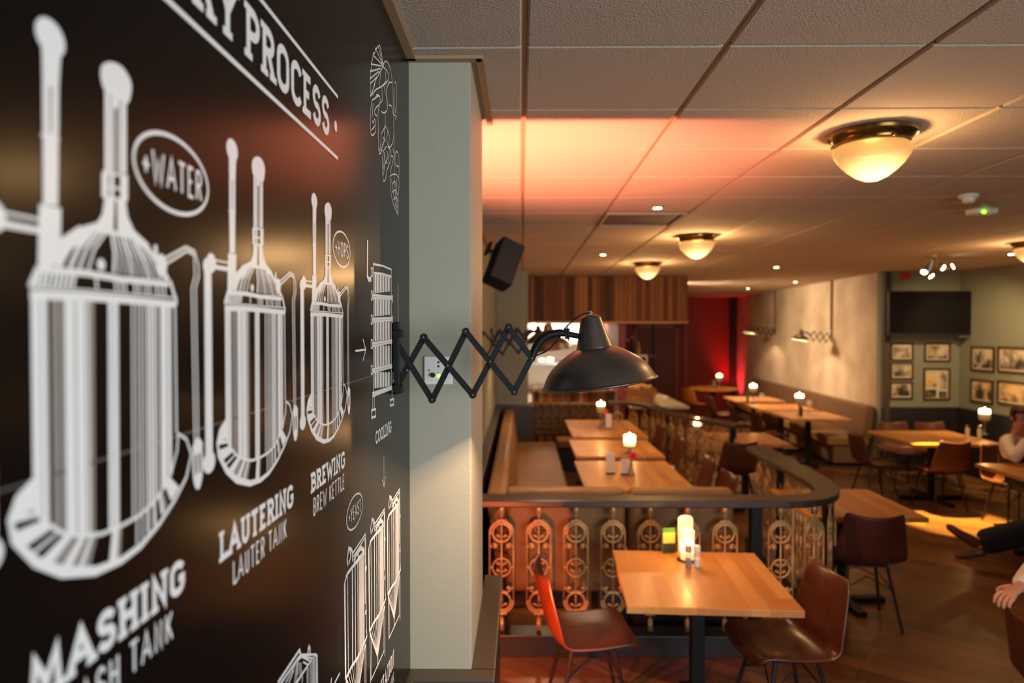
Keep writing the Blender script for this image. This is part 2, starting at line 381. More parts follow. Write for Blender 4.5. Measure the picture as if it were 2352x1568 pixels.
# ================================================================== MURAL (flat print on the left wall; coordinates are metres along the wall and up)
WX = XW + .0105
def wp(u, v): p = onX(u, v, XW + .010); return (p.y, p.z)
class Print(MB):
    """flat vinyl shapes in the wall plane: (along, up) pairs, lying a hair in front of the board"""
    def __init__(s, dy=0, lift=0): super().__init__(); s.dy = dy; s.x = lift      # each stroke sits a few microns above the last, like overprinted ink
    def fill(s, pts):
        f = None; s.x += 2e-6
        try: f = s.bm.faces.new([s.bm.verts.new((s.x, p[0]+s.dy, p[1])) for p in pts])
        except ValueError: return s
        f.normal_update(); bmesh.ops.triangulate(s.bm, faces=[f]); return s
    def line(s, pts, w, closed=False):
        s.x += 2e-6; pts = [Vector((p[0], p[1])) for p in pts]; n = len(pts); ws = w if isinstance(w, (list, tuple)) else [w]*n
        Ls, Rs = [], []
        for i, p in enumerate(pts):
            a = pts[(i-1) % n] if (closed or i > 0) else None; b = pts[(i+1) % n] if (closed or i < n-1) else None
            d1 = (p-a).normalized() if a is not None and (p-a).length > 1e-9 else None
            d2 = (b-p).normalized() if b is not None and (b-p).length > 1e-9 else None
            if d1 is None: d1 = d2
            if d2 is None: d2 = d1
            if d1 is None: return s
            d = d1 + d2
            if d.length < 1e-6: d = d1.copy()
            d.normalize(); nn = Vector((-d.y, d.x)); c = max(.45, nn.dot(Vector((-d1.y, d1.x))))
            Ls.append(p + nn*(ws[i]/2/c)); Rs.append(p - nn*(ws[i]/2/c))
        m = n if closed else n-1
        for i in range(m):
            j = (i+1) % n
            try: s.bm.faces.new([s.bm.verts.new((s.x, q.x+s.dy, q.y)) for q in (Ls[i], Rs[i], Rs[j], Ls[j])])
            except ValueError: pass
        return s
    def ring(s, c, ry, rz, w, rot=0, seg=40, a0=0, a1=2*PI):
        full = abs(a1-a0-2*PI) < 1e-6; k = seg if full else seg+1
        pts = []
        for i in range(k):
            t_ = a0 + (a1-a0)*i/seg; y, zz = ry*math.cos(t_), rz*math.sin(t_)
            pts.append((c[0]+y*math.cos(rot)-zz*math.sin(rot), c[1]+y*math.sin(rot)+zz*math.cos(rot)))
        return s.line(pts, w, full)
    def disc(s, c, ry, rz, seg=20): return s.fill([(c[0]+ry*math.cos(2*PI*i/seg), c[1]+rz*math.sin(2*PI*i/seg)) for i in range(seg)])
    def build(s, name, m, parent):
        me = bpy.data.meshes.new(name)
        for f in s.bm.faces:
            f.normal_update()
            if f.normal.x < 0: f.normal_flip()
        s.bm.to_mesh(me); s.bm.free(); me.materials.append(m)
        o = bpy.data.objects.new(name, me); COL.objects.link(o); o.parent = parent; return o

def arc(cx, cy, rx, ry, a0, a1, n=10):
    return [(cx+rx*math.cos(math.radians(a0+(a1-a0)*i/n)), cy+ry*math.sin(math.radians(a0+(a1-a0)*i/n))) for i in range(n+1)]
# letter skeletons: width, strokes, serif points (x, y); unit height
GL = {
 'A': (.84, [[(.08,0),(.42,1),(.76,0)], [(.20,.33),(.64,.33)]], [(.08,0),(.76,0)]),
 'B': (.68, [[(.16,0),(.16,1)], [(.16,1)]+arc(.36,.76,.22,.24,90,-90)+[(.16,.52)], [(.16,.52)]+arc(.38,.26,.24,.26,90,-90)+[(.16,0)]], [(.16,0),(.16,1)]),
 'C': (.66, [arc(.36,.72,.26,.28,20,180)+arc(.36,.28,.26,.28,180,340)], []),
 'E': (.60, [[(.54,1),(.15,1),(.15,0),(.56,0)], [(.15,.52),(.44,.52)]], [(.15,0),(.15,1)]),
 'F': (.58, [[(.54,1),(.15,1),(.15,0)], [(.15,.52),(.44,.52)]], [(.15,0),(.15,1)]),
 'G': (.70, [arc(.37,.72,.27,.28,20,180)+arc(.37,.28,.27,.28,180,360)+[(.64,.46),(.42,.46)]], []),
 'H': (.76, [[(.15,0),(.15,1)], [(.61,0),(.61,1)], [(.15,.5),(.61,.5)]], [(.15,0),(.15,1),(.61,0),(.61,1)]),
 'I': (.32, [[(.16,0),(.16,1)]], [(.16,0),(.16,1)]),
 'K': (.68, [[(.14,0),(.14,1)], [(.60,1),(.14,.42)], [(.28,.58),(.62,0)]], [(.14,0),(.14,1)]),
 'L': (.56, [[(.15,1),(.15,0),(.52,0),(.52,.16)]], [(.15,1),(.15,0)]),
 'M': (.92, [[(.13,0),(.18,1),(.46,.25),(.74,1),(.79,0)]], [(.13,0),(.79,0)]),
 'N': (.76, [[(.15,0),(.15,1),(.61,0),(.61,1)]], [(.15,0),(.61,1)]),
 'O': (.70, [arc(.35,.72,.26,.28,0,180)+arc(.35,.28,.26,.28,180,360)+[(.61,.72)]], []),
 'P': (.64, [[(.16,0),(.16,1)], [(.16,1)]+arc(.35,.73,.24,.27,90,-90)+[(.16,.46)]], [(.16,0),(.16,1)]),
 'R': (.70, [[(.16,0),(.16,1)], [(.16,1)]+arc(.35,.75,.23,.25,90,-90)+[(.16,.5)], [(.36,.5),(.60,0)]], [(.16,0),(.16,1),(.60,0)]),
 'S': (.62, [arc(.31,.75,.22,.25,15,250,8)+arc(.31,.26,.23,.26,70,-165,8)], []),
 'T': (.66, [[(.05,1),(.61,1)], [(.33,1),(.33,0)]], [(.33,0)]),
 'U': (.70, [[(.14,1),(.14,.28)]+arc(.35,.28,.21,.28,180,360)+[(.56,1)]], [(.14,1),(.56,1)]),
 'W': (1.0, [[(.08,1),(.28,0),(.5,.75),(.72,0),(.92,1)]], [(.08,1),(.92,1)]),
 'Y': (.74, [[(.08,1),(.37,.45),(.66,1)], [(.37,.45),(.37,0)]], [(.08,1),(.66,1),(.37,0)]),
 '+': (.56, [[(.28,.22),(.28,.70)], [(.06,.46),(.50,.46)]], []),
 ' ': (.34, [], []),
}
def text(pr, s, y0, y1, z, h, w, slab=True, gap=.10):
    """set a word from y0 to y1 along the wall on base line z"""
    tot = sum(GL[c][0] for c in s) + gap*(len(s)-1); k = (y1-y0)/tot; x = y0
    for c in s:
        wd, strokes, serifs = GL[c]
        for st in strokes: pr.line([(x+p[0]*k, z+w/2+p[1]*(h-w)) for p in st], w)
        if slab:
            for sx, sy in serifs:
                zz = z + (w*.36 if sy == 0 else h-w*.36); pr.line([(x+(sx-.17)*k, zz), (x+(sx+.17)*k, zz)], w*.74)
        x += (wd+gap)*k

mural = thing('brewery_mural', 'black mural of white brewing kettles and lettering covering the left wall', 'mural', (WX, 0, 0))
MB().box((-.0053, (Y0+P1)/2, (1.0+CEIL-.012)/2), (.0100, P1-Y0-.01, CEIL-1.0-.016)).build('board', M['ink'], mural)
LW, LK = .0003, .0009
# heading between two rules
p = Print(0, LW)
y_e = wp(768, 300)[0]
za, zb = wp(750, 312)[1], wp(755, 230)[1]
text(p, 'PROCESS', wp(570, 80)[0]-.013, wp(757, 270)[0]-.005, za, zb-za, .0125)
text(p, 'BREWERY', .428, .852, za, zb-za, .0125)
p.disc(wp(770, 290), .0095, .0105)
p.line([(-.2, wp(775,223)[1]), (wp(775,223)[0], wp(775,223)[1])], .0065); p.line([(-.2, wp(775,364)[1]), (wp(775,364)[0], wp(775,364)[1])], .0065)
p.build('heading', M['white'], mural)
# captions
def cap(part, word, a, b, top, slab, w):      # a, b: lower left, lower right picture points of the word; top: upper left
    (ya, z_), (yb, _), (_, zt) = wp(*a), wp(*b), wp(*top); word_at(part, word, ya, yb, z_, zt-z_, w, slab)
def word_at(part, word, ya, yb, z_, h, w, slab):
    p = Print(0, LW); text(p, word, ya, yb, z_, h, w, slab, .10 if slab else .16); p.build(part, M['white'], mural)
K1 = wp(262,170)[0]-wp(591,385)[0]; K3 = wp(752,478)[0]-wp(591,385)[0]
cap('lautering_caption', 'LAUTERING', (503,1293), (672,1177), (500,1225), True, .0074); cap('lauter_tank_caption', 'LAUTER TANK', (533,1345), (657,1242), (530,1290), False, .0032)
cap('brewing_caption', 'BREWING', (713,1134), (791,1078), (712,1088), True, .0074); cap('brew_kettle_caption', 'BREW KETTLE', (718,1187), (790,1126), (717,1145), False, .0032)
cap('cooling_caption', 'COOLING', (862,1021), (898,1000), (862,990), True, .0066)
zl, zt = wp(503,1293)[1], wp(500,1225)[1]
word_at('mashing_caption', 'MASHING', wp(75,1535)[0]-.006, wp(421,1330)[0], zl, zt-zl, .0078, True)
zl2, zt2 = wp(533,1345)[1], wp(530,1290)[1]
word_at('mash_tank_caption', 'MASH TANK', wp(120,1568)[0]+.005, wp(395,1440)[0], zl2, zt2-zl2, .0034, False)
zf = wp(904,1527)[1]; zft = wp(903,1492)[1]
word_at('fermentation_caption', 'FERMENTATION', 1.555, wp(904,1500)[0], zf, zft-zf, .0066, True)
word_at('tank_caption', 'FERMENTATION TANK', 1.53, wp(904,1550)[0], zf-.045, .030, .0034, False)
# bubbles
def bubble(part, cy, cz, ry, rz, word, hw, h, w, rw):
    p = Print(0, LW); p.ring((cy, cz), ry, rz, rw); text(p, word, cy-hw, cy+hw, cz-h/2, h, w, False, .14); p.build(part, M['white'], mural)
bubble('water_bubble', (wp(302,340)[0]+wp(478,430)[0])/2, (wp(390,315)[1]+wp(410,488)[1])/2, (wp(478,430)[0]-wp(302,340)[0])/2-.002, .0375, '+WATER', .060, .034, .0038, .0042)
bubble('hops_bubble', (wp(764,560)[0]+wp(803,575)[0])/2, (wp(782,532)[1]+wp(785,612)[1])/2, .064, .034, '+HOPS', .050, .030, .0032, .0036)
bubble('yeast_bubble', (wp(795,1195)[0]+wp(832,1150)[0])/2, (wp(810,1217)[1]+wp(817,1133)[1])/2, .070, .034, '+YEAST', .054, .030, .0032, .0036)
# arrows
p = Print(0, LW); y, zz = wp(828, 804); p.line([(y-.05, zz), (y+.045, zz)], .0045); p.line([(y+.02, zz+.024), (y+.048, zz), (y+.02, zz-.024)], .0045); p.build('side_arrow', M['white'], mural)
p = Print(0, LW); y, zz = wp(881, 1048); z2 = wp(882, 1117)[1]; p.line([(y, zz), (y, z2)], .0045); p.line([(y-.022, z2+.024), (y, z2), (y+.022, z2+.024)], .0045); p.build('down_arrow', M['white'], mural)
p = Print(0, LW*.5); zc = wp(855,862)[1]; p.line([(Y0+.1, zc), (wp(855,862)[0], zc)], .0022); p.build('vinyl_seam', M['seam'], mural)

def A5(x, y): return wp(480 + x/3.564, 320 + y/3.564)
def A6(x, y): return wp(460 + x/3.646, 700 + y/3.646)
def pl(f, pts): return [f(*q) for q in pts]
def smooth(pts, n=4, closed=False):
    if len(pts) < 3: return pts
    P = [Vector(q) for q in pts]; out = []; m = len(P)
    for i in range(m if closed else m-1):
        a, b, c, d = (P[(i+k) % m] for k in (-1,0,1,2)) if closed else (P[max(i-1,0)], P[i], P[i+1], P[min(i+2,m-1)])
        for k in range(n):
            t_ = k/n; out.append(tuple(.5*(2*b + (c-a)*t_ + (2*a-5*b+4*c-d)*t_*t_ + (3*b-a-3*c+d)*t_**3)))
    if not closed: out.append(tuple(P[-1]))
    return out
def lerp2(a, b, t_): return (a[0]+(b[0]-a[0])*t_, a[1]+(b[1]-a[1])*t_)
def kettle_white(p, g):
    # standing pipe on the left with its knob
    p.fill(pl(A5, [(158,150),(218,140),(212,300),(211,335),(160,335),(160,300)])); p.fill(pl(A5, [(160,335),(181,335),(182,570),(161,570)])); p.fill(pl(A5, [(190,335),(211,335),(210,570),(189,570)])); p.fill(pl(A5, [(161,570),(210,570),(208,930),(162,930)])); g.fill(pl(A5, [(180,335),(191,335),(190,570),(181,570)])); p.disc(A5(185,88), .0165, .0135); p.fill(pl(A5, [(146,88),(228,112),(214,165),(158,150)]))
    p.fill(pl(A5, [(150,930),(218,940),(216,1130),(170,1240),(146,1240)])); p.line(pl(A5, [(156,585),(212,595)]), .0025)
    # side branch and down pipe
    p.line(pl(A5, [(158,1010),(20,985)]), .0022); p.line(pl(A5, [(152,1062),(20,1040)]), .0050); p.disc(A5(14,1010), .012, .011)
    a, b = wp(476, 608), wp(479, 1055)
    y = b[0]; p.fill([(y-.0088, a[1]-.004), (y+.0088, a[1]-.004), (y+.0088, b[1]), (y-.0088, b[1])]); p.disc((y, b[1]-.003), .0150, .0125); p.disc((y, a[1]-.002), .0115, .010)
    # neck
    p.fill(smooth(pl(A5, [(346,205),(356,160),(388,140),(425,160),(452,230),(448,310),(432,345),(366,300),(352,270)]), 4, True))
    for xa, xb in ((360,378),(381,393),(404,412),(416,435)): p.fill(pl(A5, [(xa,255),(xb,255),(xb,722),(xa,722)]))
    p.fill(pl(A5, [(380,250),(412,250),(404,380),(388,380)]))
    p.line(pl(A5, [(352,728),(440,735)]), .0022); p.line(pl(A5, [(350,800),(440,808)]), .0022); p.line(pl(A5, [(358,860),(438,862)]), .0022)
    for xa, xb in ((350,372),(378,392),(414,440)): p.fill(pl(A5, [(xa,735),(xb,735),(xb,860),(xa,860)]))
    p.fill(pl(A5, [(360,862),(394,862),(390,1035),(300,1050),(268,1075),(275,1030),(335,995),(352,950)]))
    p.fill(pl(A5, [(402,862),(432,862),(440,950),(462,1020),(520,1095),(470,1085),(404,1030)]))
    p.line(pl(A5, [(270,1040),(330,1035),(400,1045),(455,1060),(515,1115)]), .0042)
    # dome ribs
    top = [(285,1050),(305,1045),(325,1042),(345,1045),(362,1050)]
    bot = [(172,1235),(205,1240),(245,1240),(275,1242),(305,1245)]
    for (a, b), w in zip(zip(top, bot), (.0105,.0062,.0045,.0035,.0028)):
        m_ = ((a[0]*.45+b[0]*.55)-6, a[1]*.55+b[1]*.45); p.line(pl(A5, [a, m_, b]), w)
    for i in range(10):
        a = (385+i*13, 1055+i*4); b = (392+i*21, 1255+i*3); m_ = ((a[0]+b[0])/2+6, (a[1]+b[1])/2); p.line(pl(A5, [a, m_, b]), .0024 if i % 3 else .0044)
    p.line(pl(A5, [(268,1045),(215,1130),(168,1238)]), .0045); p.line(pl(A5, [(515,1110),(560,1195),(592,1285)]), .0035)
    p.disc(A5(348,1215), .0055, .0050); p.disc(A5(212,1205), .0055, .0050)
    # bands
    p.line(pl(A5, [(148,1254),(300,1266),(420,1290),(590,1305)]), .0046); p.line(pl(A5, [(148,1240),(300,1250),(420,1275),(592,1283)]), .0012)
    p.line(pl(A5, [(122,1382),(300,1385),(450,1398),(615,1415)]), .0068); p.line(pl(A5, [(125,1345),(300,1352),(450,1365),(612,1378)]), .0016)
    p.line(pl(A5, [(148,1245),(122,1345)]), .005); p.line(pl(A5, [(595,1285),(614,1380)]), .005); p.line(pl(A5, [(617,1375),(617,1420)]), .0045)
    for x in (150,165,180,198,214,230,246,262,330,395,412,428,462,478,500,516,540,556,572): p.line(pl(A5, [(x,1268+max(0,x-300)*.1),(x-8 if x < 300 else x+4,1340+max(0,x-300)*.11)]), .0036 if x < 300 else .0030)
    # body staves
    arcp = [(205,1110),(240,1185),(298,1260),(360,1292),(430,1302),(500,1275),(560,1240),(620,1175),(665,1085),(692,1000)]
    def bot6(x):
        for a, b in zip(arcp, arcp[1:]):
            if x <= b[0]: return a[1]+(b[1]-a[1])*max(0, (x-a[0])/(b[0]-a[0]))
        return 1000
    def stave(q, xa, xb):
        q.fill(pl(A6, [(xa,45+(xa-200)*.05),(xb,45+(xb-200)*.05),(xb+(8 if xb < 400 else 4),bot6(xb)),(xa+(8 if xa < 400 else 4),bot6(xa))]))
    for xa, xb in ((200,228),(231,250),(306,338),(343,372),(377,384),(452,466),(470,488),(536,541),(553,558),(568,574),(590,597),(602,611),(616,623),(627,632),(642,668),(671,684)): stave(p, xa, xb)
    for xa, xb in ((228,231),(266,288),(292,308),(336,345),(370,379),(384,406),(464,472),(541,545),(581,588),(597,602),(609,617)): stave(g, xa, xb)
    p.line(pl(A6, [(700,70),(706,800)]), .0032); p.line(pl(A6, [(712,800),(708,900),(688,1005)]), .0034)
    # foot ring
    inner = [(212,1120),(240,1185),(298,1260),(360,1292),(430,1302),(500,1275),(560,1240),(620,1175),(665,1085),(690,1010)]
    outer = [(140,1105),(148,1230),(215,1360),(300,1440),(410,1478),(495,1448),(560,1390),(620,1310),(690,1175),(738,1060)]
    p.line(pl(A6, inner), .0034)
    p.line(pl(A6, [(208,965),(160,1050),(138,1150),(150,1260),(215,1385),(300,1465),(410,1494),(500,1465),(570,1405),(640,1300),(700,1180),(745,1060),(765,930),(745,840),(714,805)]), [.003,.005,.005,.006,.008,.009,.008,.0065,.006,.005,.0045,.004,.0035,.003,.003])
    def ringpt(tab, t_):
        t_ = t_*(len(tab)-1); i = min(int(t_), len(tab)-2); f = t_-i
        return (tab[i][0]+(tab[i+1][0]-tab[i][0])*f, tab[i][1]+(tab[i+1][1]-tab[i][1])*f)
    def spoke(q, a, b): q.fill(pl(A6, [ringpt(inner,a), ringpt(inner,b), ringpt(outer,b), ringpt(outer,a)]))
    for a, b in ((.02,.06),(.10,.17),(.20,.212),(.245,.29),(.33,.36),(.385,.40),(.505,.54),(.655,.665),(.69,.70),(.725,.74),(.77,.79),(.82,.84),(.88,.95)): spoke(p, a, b)
    for a, b in ((.29,.33),(.36,.385),(.40,.425),(.54,.56),(.74,.755),(.845,.86)): spoke(g, a, b)
    for k in range(6): p.line(pl(A6, [(212,985+k*24),(165-k*4,1030+k*20)]), .0035)
    # overflow pipe on the right with its valve
    for off, w in ((0,.0028),(1,.0028)):
        d = off*16
        p.line(pl(A5, [(552+d,1182+d*1.2),(655+d*.3,1088+d*1.4),(690-d*.2,1110+d*1.3),(705-d,1190+d),(706-d,1250)])+[(wp(674.6-off*4.4, 690)),(wp(677.6-off*4.0, 945))], w)
    p.line(pl(A5, [(538,1090),(546,1180)]), .006); p.disc(A5(562,1200), .010, .011)
    y, zz = wp(677, 965); p.ring((y, zz-.004), .0095, .026, .005); p.disc((y, zz+.014), .012, .008); p.disc((y, zz-.020), .006, .007)
    p.line([(y, zz+.02),(y, zz-.02)], .005)
kt = []
for k, dy in enumerate((0, K1, K3)):
    if k == 0:
        p, g = Print(0, LW), Print(0, LW*.2); kettle_white(p, g)
        ko = p.build('kettle_drawing', M['white'], mural); kg = g.build('shading', M['grey'], ko)
    else:
        c = copy_tree(ko, mural); c.location.y = dy
# cooling plates
def A3(x, y): return wp(800 + x/2.571, 520 + y/2.571)
p, g = Print(0, LW), Print(0, LW*.2)
p.line(pl(A3, [(112,80),(110,290),(118,312),(134,312)]), .011); g.line(pl(A3, [(112,95),(111,285)]), .003)
p.line(pl(A3, [(146,212),(146,1005)]), .006); p.line(pl(A3, [(252,250),(252,950)]), .006); p.line(pl(A3, [(146,222),(200,232),(252,254)]), .005)
p.line(pl(A3, [(150,275),(200,280),(250,296)]), .006)
for ya, yb in ((285,395),(418,532),(560,678),(702,838),(858,955)):
    for x in (158,172,190,205,222,238): p.fill(pl(A3, [(x-5,ya),(x+4,ya),(x+4,yb-(x-150)*.12),(x-5,yb-(x-150)*.12)]))
    g.fill(pl(A3, [(152,ya),(246,ya+8),(246,yb-14),(152,yb)]))
for ya, yb in ((404,416),(545,540),(690,672),(845,818),(985,945)):
    p.line(pl(A3, [(140,ya),(256,yb)]), .006); p.line(pl(A3, [(140,ya+16),(256,yb+13)]), .005)
for y in (268,405,548,692,845):
    p.line(pl(A3, [(132,y-22),(132,y+26),(140,y+26),(140,y-22)]), .004, True)
for y in (425,545): p.line(pl(A3, [(258,y-20),(258,y+24)]), .010)
p.line(pl(A3, [(146,1000),(256,950)]), .006)
p.line(pl(A3, [(142,1000),(142,1082)]), .004); p.line(pl(A3, [(152,1000),(152,1080)]), .004); p.line(pl(A3, [(256,950),(256,1020)]), .004)
p.line(pl(A3, [(135,1085),(160,1078),(160,1120),(135,1130)]), .006, True); p.line(pl(A3, [(245,1025),(266,1018),(266,1050),(245,1058)]), .006, True)
g.line(pl(A3, [(292,335),(294,860)]), .012); g.line(pl(A3, [(262,860),(262,915),(298,890),(296,850)]), .010)
co = p.build('cooler_drawing', M['white'], mural); g.build('shading', M['grey'], co)
# fermenters
def A2(x, y): return wp(780 + x/3.35, 1100 + y/3.35)
F1 = wp(790.4,1300)[0]-wp(846.3,1300)[0]; F3 = wp(889.3,1300)[0]-wp(846.3,1300)[0]
p, g = Print(0, LW), Print(0, LW*.2)
p.line(pl(A2, [(222,525),(228,1170)]), .010); p.line(pl(A2, [(222,525),(240,470)]), .006); p.line(pl(A2, [(238,490),(244,1140)]), .004)
for x, w in ((266,.006),(283,.005),(298,.005)): p.line(pl(A2, [(x,440-(x-240)*.5),(x+2,1120-(x-240)*1.3)]), w)
for x in range(308, 336, 5): p.line(pl(A2, [(x,395-(x-300)*.6),(x+3,1020-(x-300)*1.5)]), .0045)
g.fill(pl(A2, [(304,410),(336,375),(340,970),(306,1030)]))
p.line(pl(A2, [(228,490),(265,440),(335,360)]), .006); p.line(pl(A2, [(236,470),(330,345)]), .004)
p.line(pl(A2, [(240,420),(236,380),(245,305),(262,318),(268,350),(268,400)]), .007); p.line(pl(A2, [(250,310),(258,360),(246,410)]), .006)
p.line(pl(A2, [(275,400),(290,350),(318,318),(332,335),(335,370)]), .010); p.line(pl(A2, [(316,320),(316,295)]), .006); p.line(pl(A2, [(296,345),(306,395)]), .008)
p.line(pl(A2, [(268,345),(343,228),(348,880),(352,905)]), .005); p.line(pl(A2, [(272,368),(340,255),(342,700)]), .004)
for y in (465,760): p.line(pl(A2, [(342,y),(350,y-6)]), .010)
p.line(pl(A2, [(228,1172),(262,1100),(300,1045),(340,955),(354,915)]), .008)
p.line(pl(A2, [(230,1180),(290,1360),(342,975)]), .008)
for k in range(1, 9): a = lerp2((230,1172), (342,975), k/9); p.line(pl(A2, [a, (290,1345)]), .0045 if k > 4 else .003)
g.fill(pl(A2, [(290,1060),(342,975),(290,1350)]))
p.line(pl(A2, [(290,1360),(292,1440)]), .007); p.line(pl(A2, [(345,970),(346,1360)]), .006); p.line(pl(A2, [(336,1000),(338,1320)]), .003)
p.line(pl(A2, [(240,1545),(340,1320)]), .005); p.line(pl(A2, [(230,1180),(236,1565)]), .005); p.line(pl(A2, [(240,1185),(243,1550)]), .003)
fo = p.build('fermenter_drawing', M['white'], mural); g.build('shading', M['grey'], fo)
for dy in (F1, F3): c = copy_tree(fo, mural); c.location.y = dy
# hop vine
def A1(x, y): return wp(820 + x/3.567, 80 + y/3.567)
p = Print(0, LW)
for pts in ([(210,245),(170,90)],[(208,240),(150,115)],[(205,245),(128,165)],[(200,255),(118,240),(118,235)],[(190,275),(108,300)],[(175,300),(104,360)],[(160,345),(106,400)],[(145,400),(108,505)],
            [(170,88),(158,112),(150,110),(142,150),(130,152),(124,205),(114,235),(116,275),(106,300),(110,345),(102,370),(110,420),(106,505)],[(176,90),(188,100),(212,240)],[(188,100),(196,180)],
            [(218,250),(150,370),(118,500)],[(205,255),(232,215),(258,245),(276,310),(286,390)],[(215,265),(250,310),(252,370),(210,415),(150,450),(125,490)],[(230,300),(232,380),(190,430)],[(190,300),(180,440)],
            [(286,392),(262,390),(240,440),(238,500),(250,560),(240,620),(215,640),(195,625)],[(286,392),(292,480),(296,620),(300,800)],[(305,400),(312,385),(322,440),(322,560),(312,640)],[(300,430),(302,560),(312,640)],
            [(258,575),(280,585),(292,640),(318,665),(330,640),(312,690)],[(186,505),(160,490),(145,520),(120,540),(108,640),(108,790),(122,822),(145,800),(150,760)],[(145,520),(180,500),(185,560),(150,600),(140,640),(160,665)],
            [(185,550),(170,640),(172,800),(178,970),(205,940)],[(200,430),(205,520),(190,560)],[(215,410),(240,520),(240,580)],[(120,700),(130,720),(140,690),(150,730),(132,760),(115,780)],[(130,560),(120,680)],
            [(226,640),(228,740),(195,810)],[(228,740),(248,790),(240,860),(262,920),(290,880),(300,800)],[(195,810),(190,900),(180,960)],[(245,780),(262,820),(258,900)],[(210,840),(225,860),(205,900)],[(225,760),(215,880),(190,950)],
            [(240,910),(212,960),(205,1060),(212,1190),(230,1180),(240,1110)],[(250,915),(275,960),(268,1040),(240,1110)],[(225,980),(230,1040),(245,1050)],[(240,950),(250,1000),(225,1060),(215,1150)],[(222,960),(215,1100)],[(262,950),(255,1060)],
            [(300,800),(302,960),(305,1140)],[(290,930),(305,990)],[(320,955),(310,980),(312,1060),(340,1080)],[(320,955),(335,975),(342,1080),(340,1180)],[(275,990),(295,1010),(268,1130)],
            [(305,1140),(275,1150),(268,1180),(275,1280),(290,1370),(330,1470)],[(305,1140),(325,1150),(342,1200),(336,1300),(336,1400),(332,1472)],[(305,1140),(310,1280),(330,1460)],[(280,1180),(295,1290),(318,1420)],[(325,1180),(320,1290),(328,1420)],[(290,1220),(305,1200),(318,1240)],[(285,1290),(310,1270),(332,1310)],[(296,1350),(318,1330),(334,1370)]):
    p.line(smooth(pl(A1, pts)), .0034)
p.build('hop_vine_drawing', M['white'], mural)
# malt mill
def A4(x, y): return wp(600 + x/6.918, 1440 + y/6.918)
p, g = Print(0, LW), Print(0, LW*.2)
p.line(pl(A4, [(255,885),(600,360),(620,440),(560,520)]), .0052); p.line(pl(A4, [(310,885),(560,520)]), .0045); p.line(pl(A4, [(380,885),(520,620),(560,500)]), .003); p.line(pl(A4, [(100,1200),(310,885)]), .0045)
p.line(pl(A4, [(560,520),(640,450),(850,430),(550,885),(480,1000)]), .0060); p.line(pl(A4, [(850,430),(880,460),(885,1000)]), .0048)
p.line(pl(A4, [(735,440),(738,340),(752,300),(768,350),(766,430)]), .0048); p.line(pl(A4, [(660,475),(765,540)]), .003); p.line(pl(A4, [(660,550),(730,595)]), .003); p.line(pl(A4, [(650,485),(800,488)]), .003)
for x, y in ((722,640),(738,625),(770,570),(790,540),(808,520),(825,495),(842,470),(860,440),(872,450)): p.line(pl(A4, [(x,y),(x,1000)]), .0024)
for x in (560,580,600,625): p.line(pl(A4, [(x,560),(x+(8 if x > 590 else -10),760)]), .0024)
g.fill(pl(A4, [(555,540),(590,540),(560,885),(510,885)])); g.fill(pl(A4, [(815,520),(845,470),(845,1000),(815,1000)]))
p.line(pl(A4, [(430,885),(510,680)]), .003); p.line(pl(A4, [(640,885),(650,780)]), .003)
p.line(pl(A4, [(1100,885),(1113,800)]), .0045); p.line(pl(A4, [(1160,885),(1240,730)]), .0045)
mo = p.build('malt_mill_drawing', M['white'], mural); g.build('shading', M['grey'], mo)

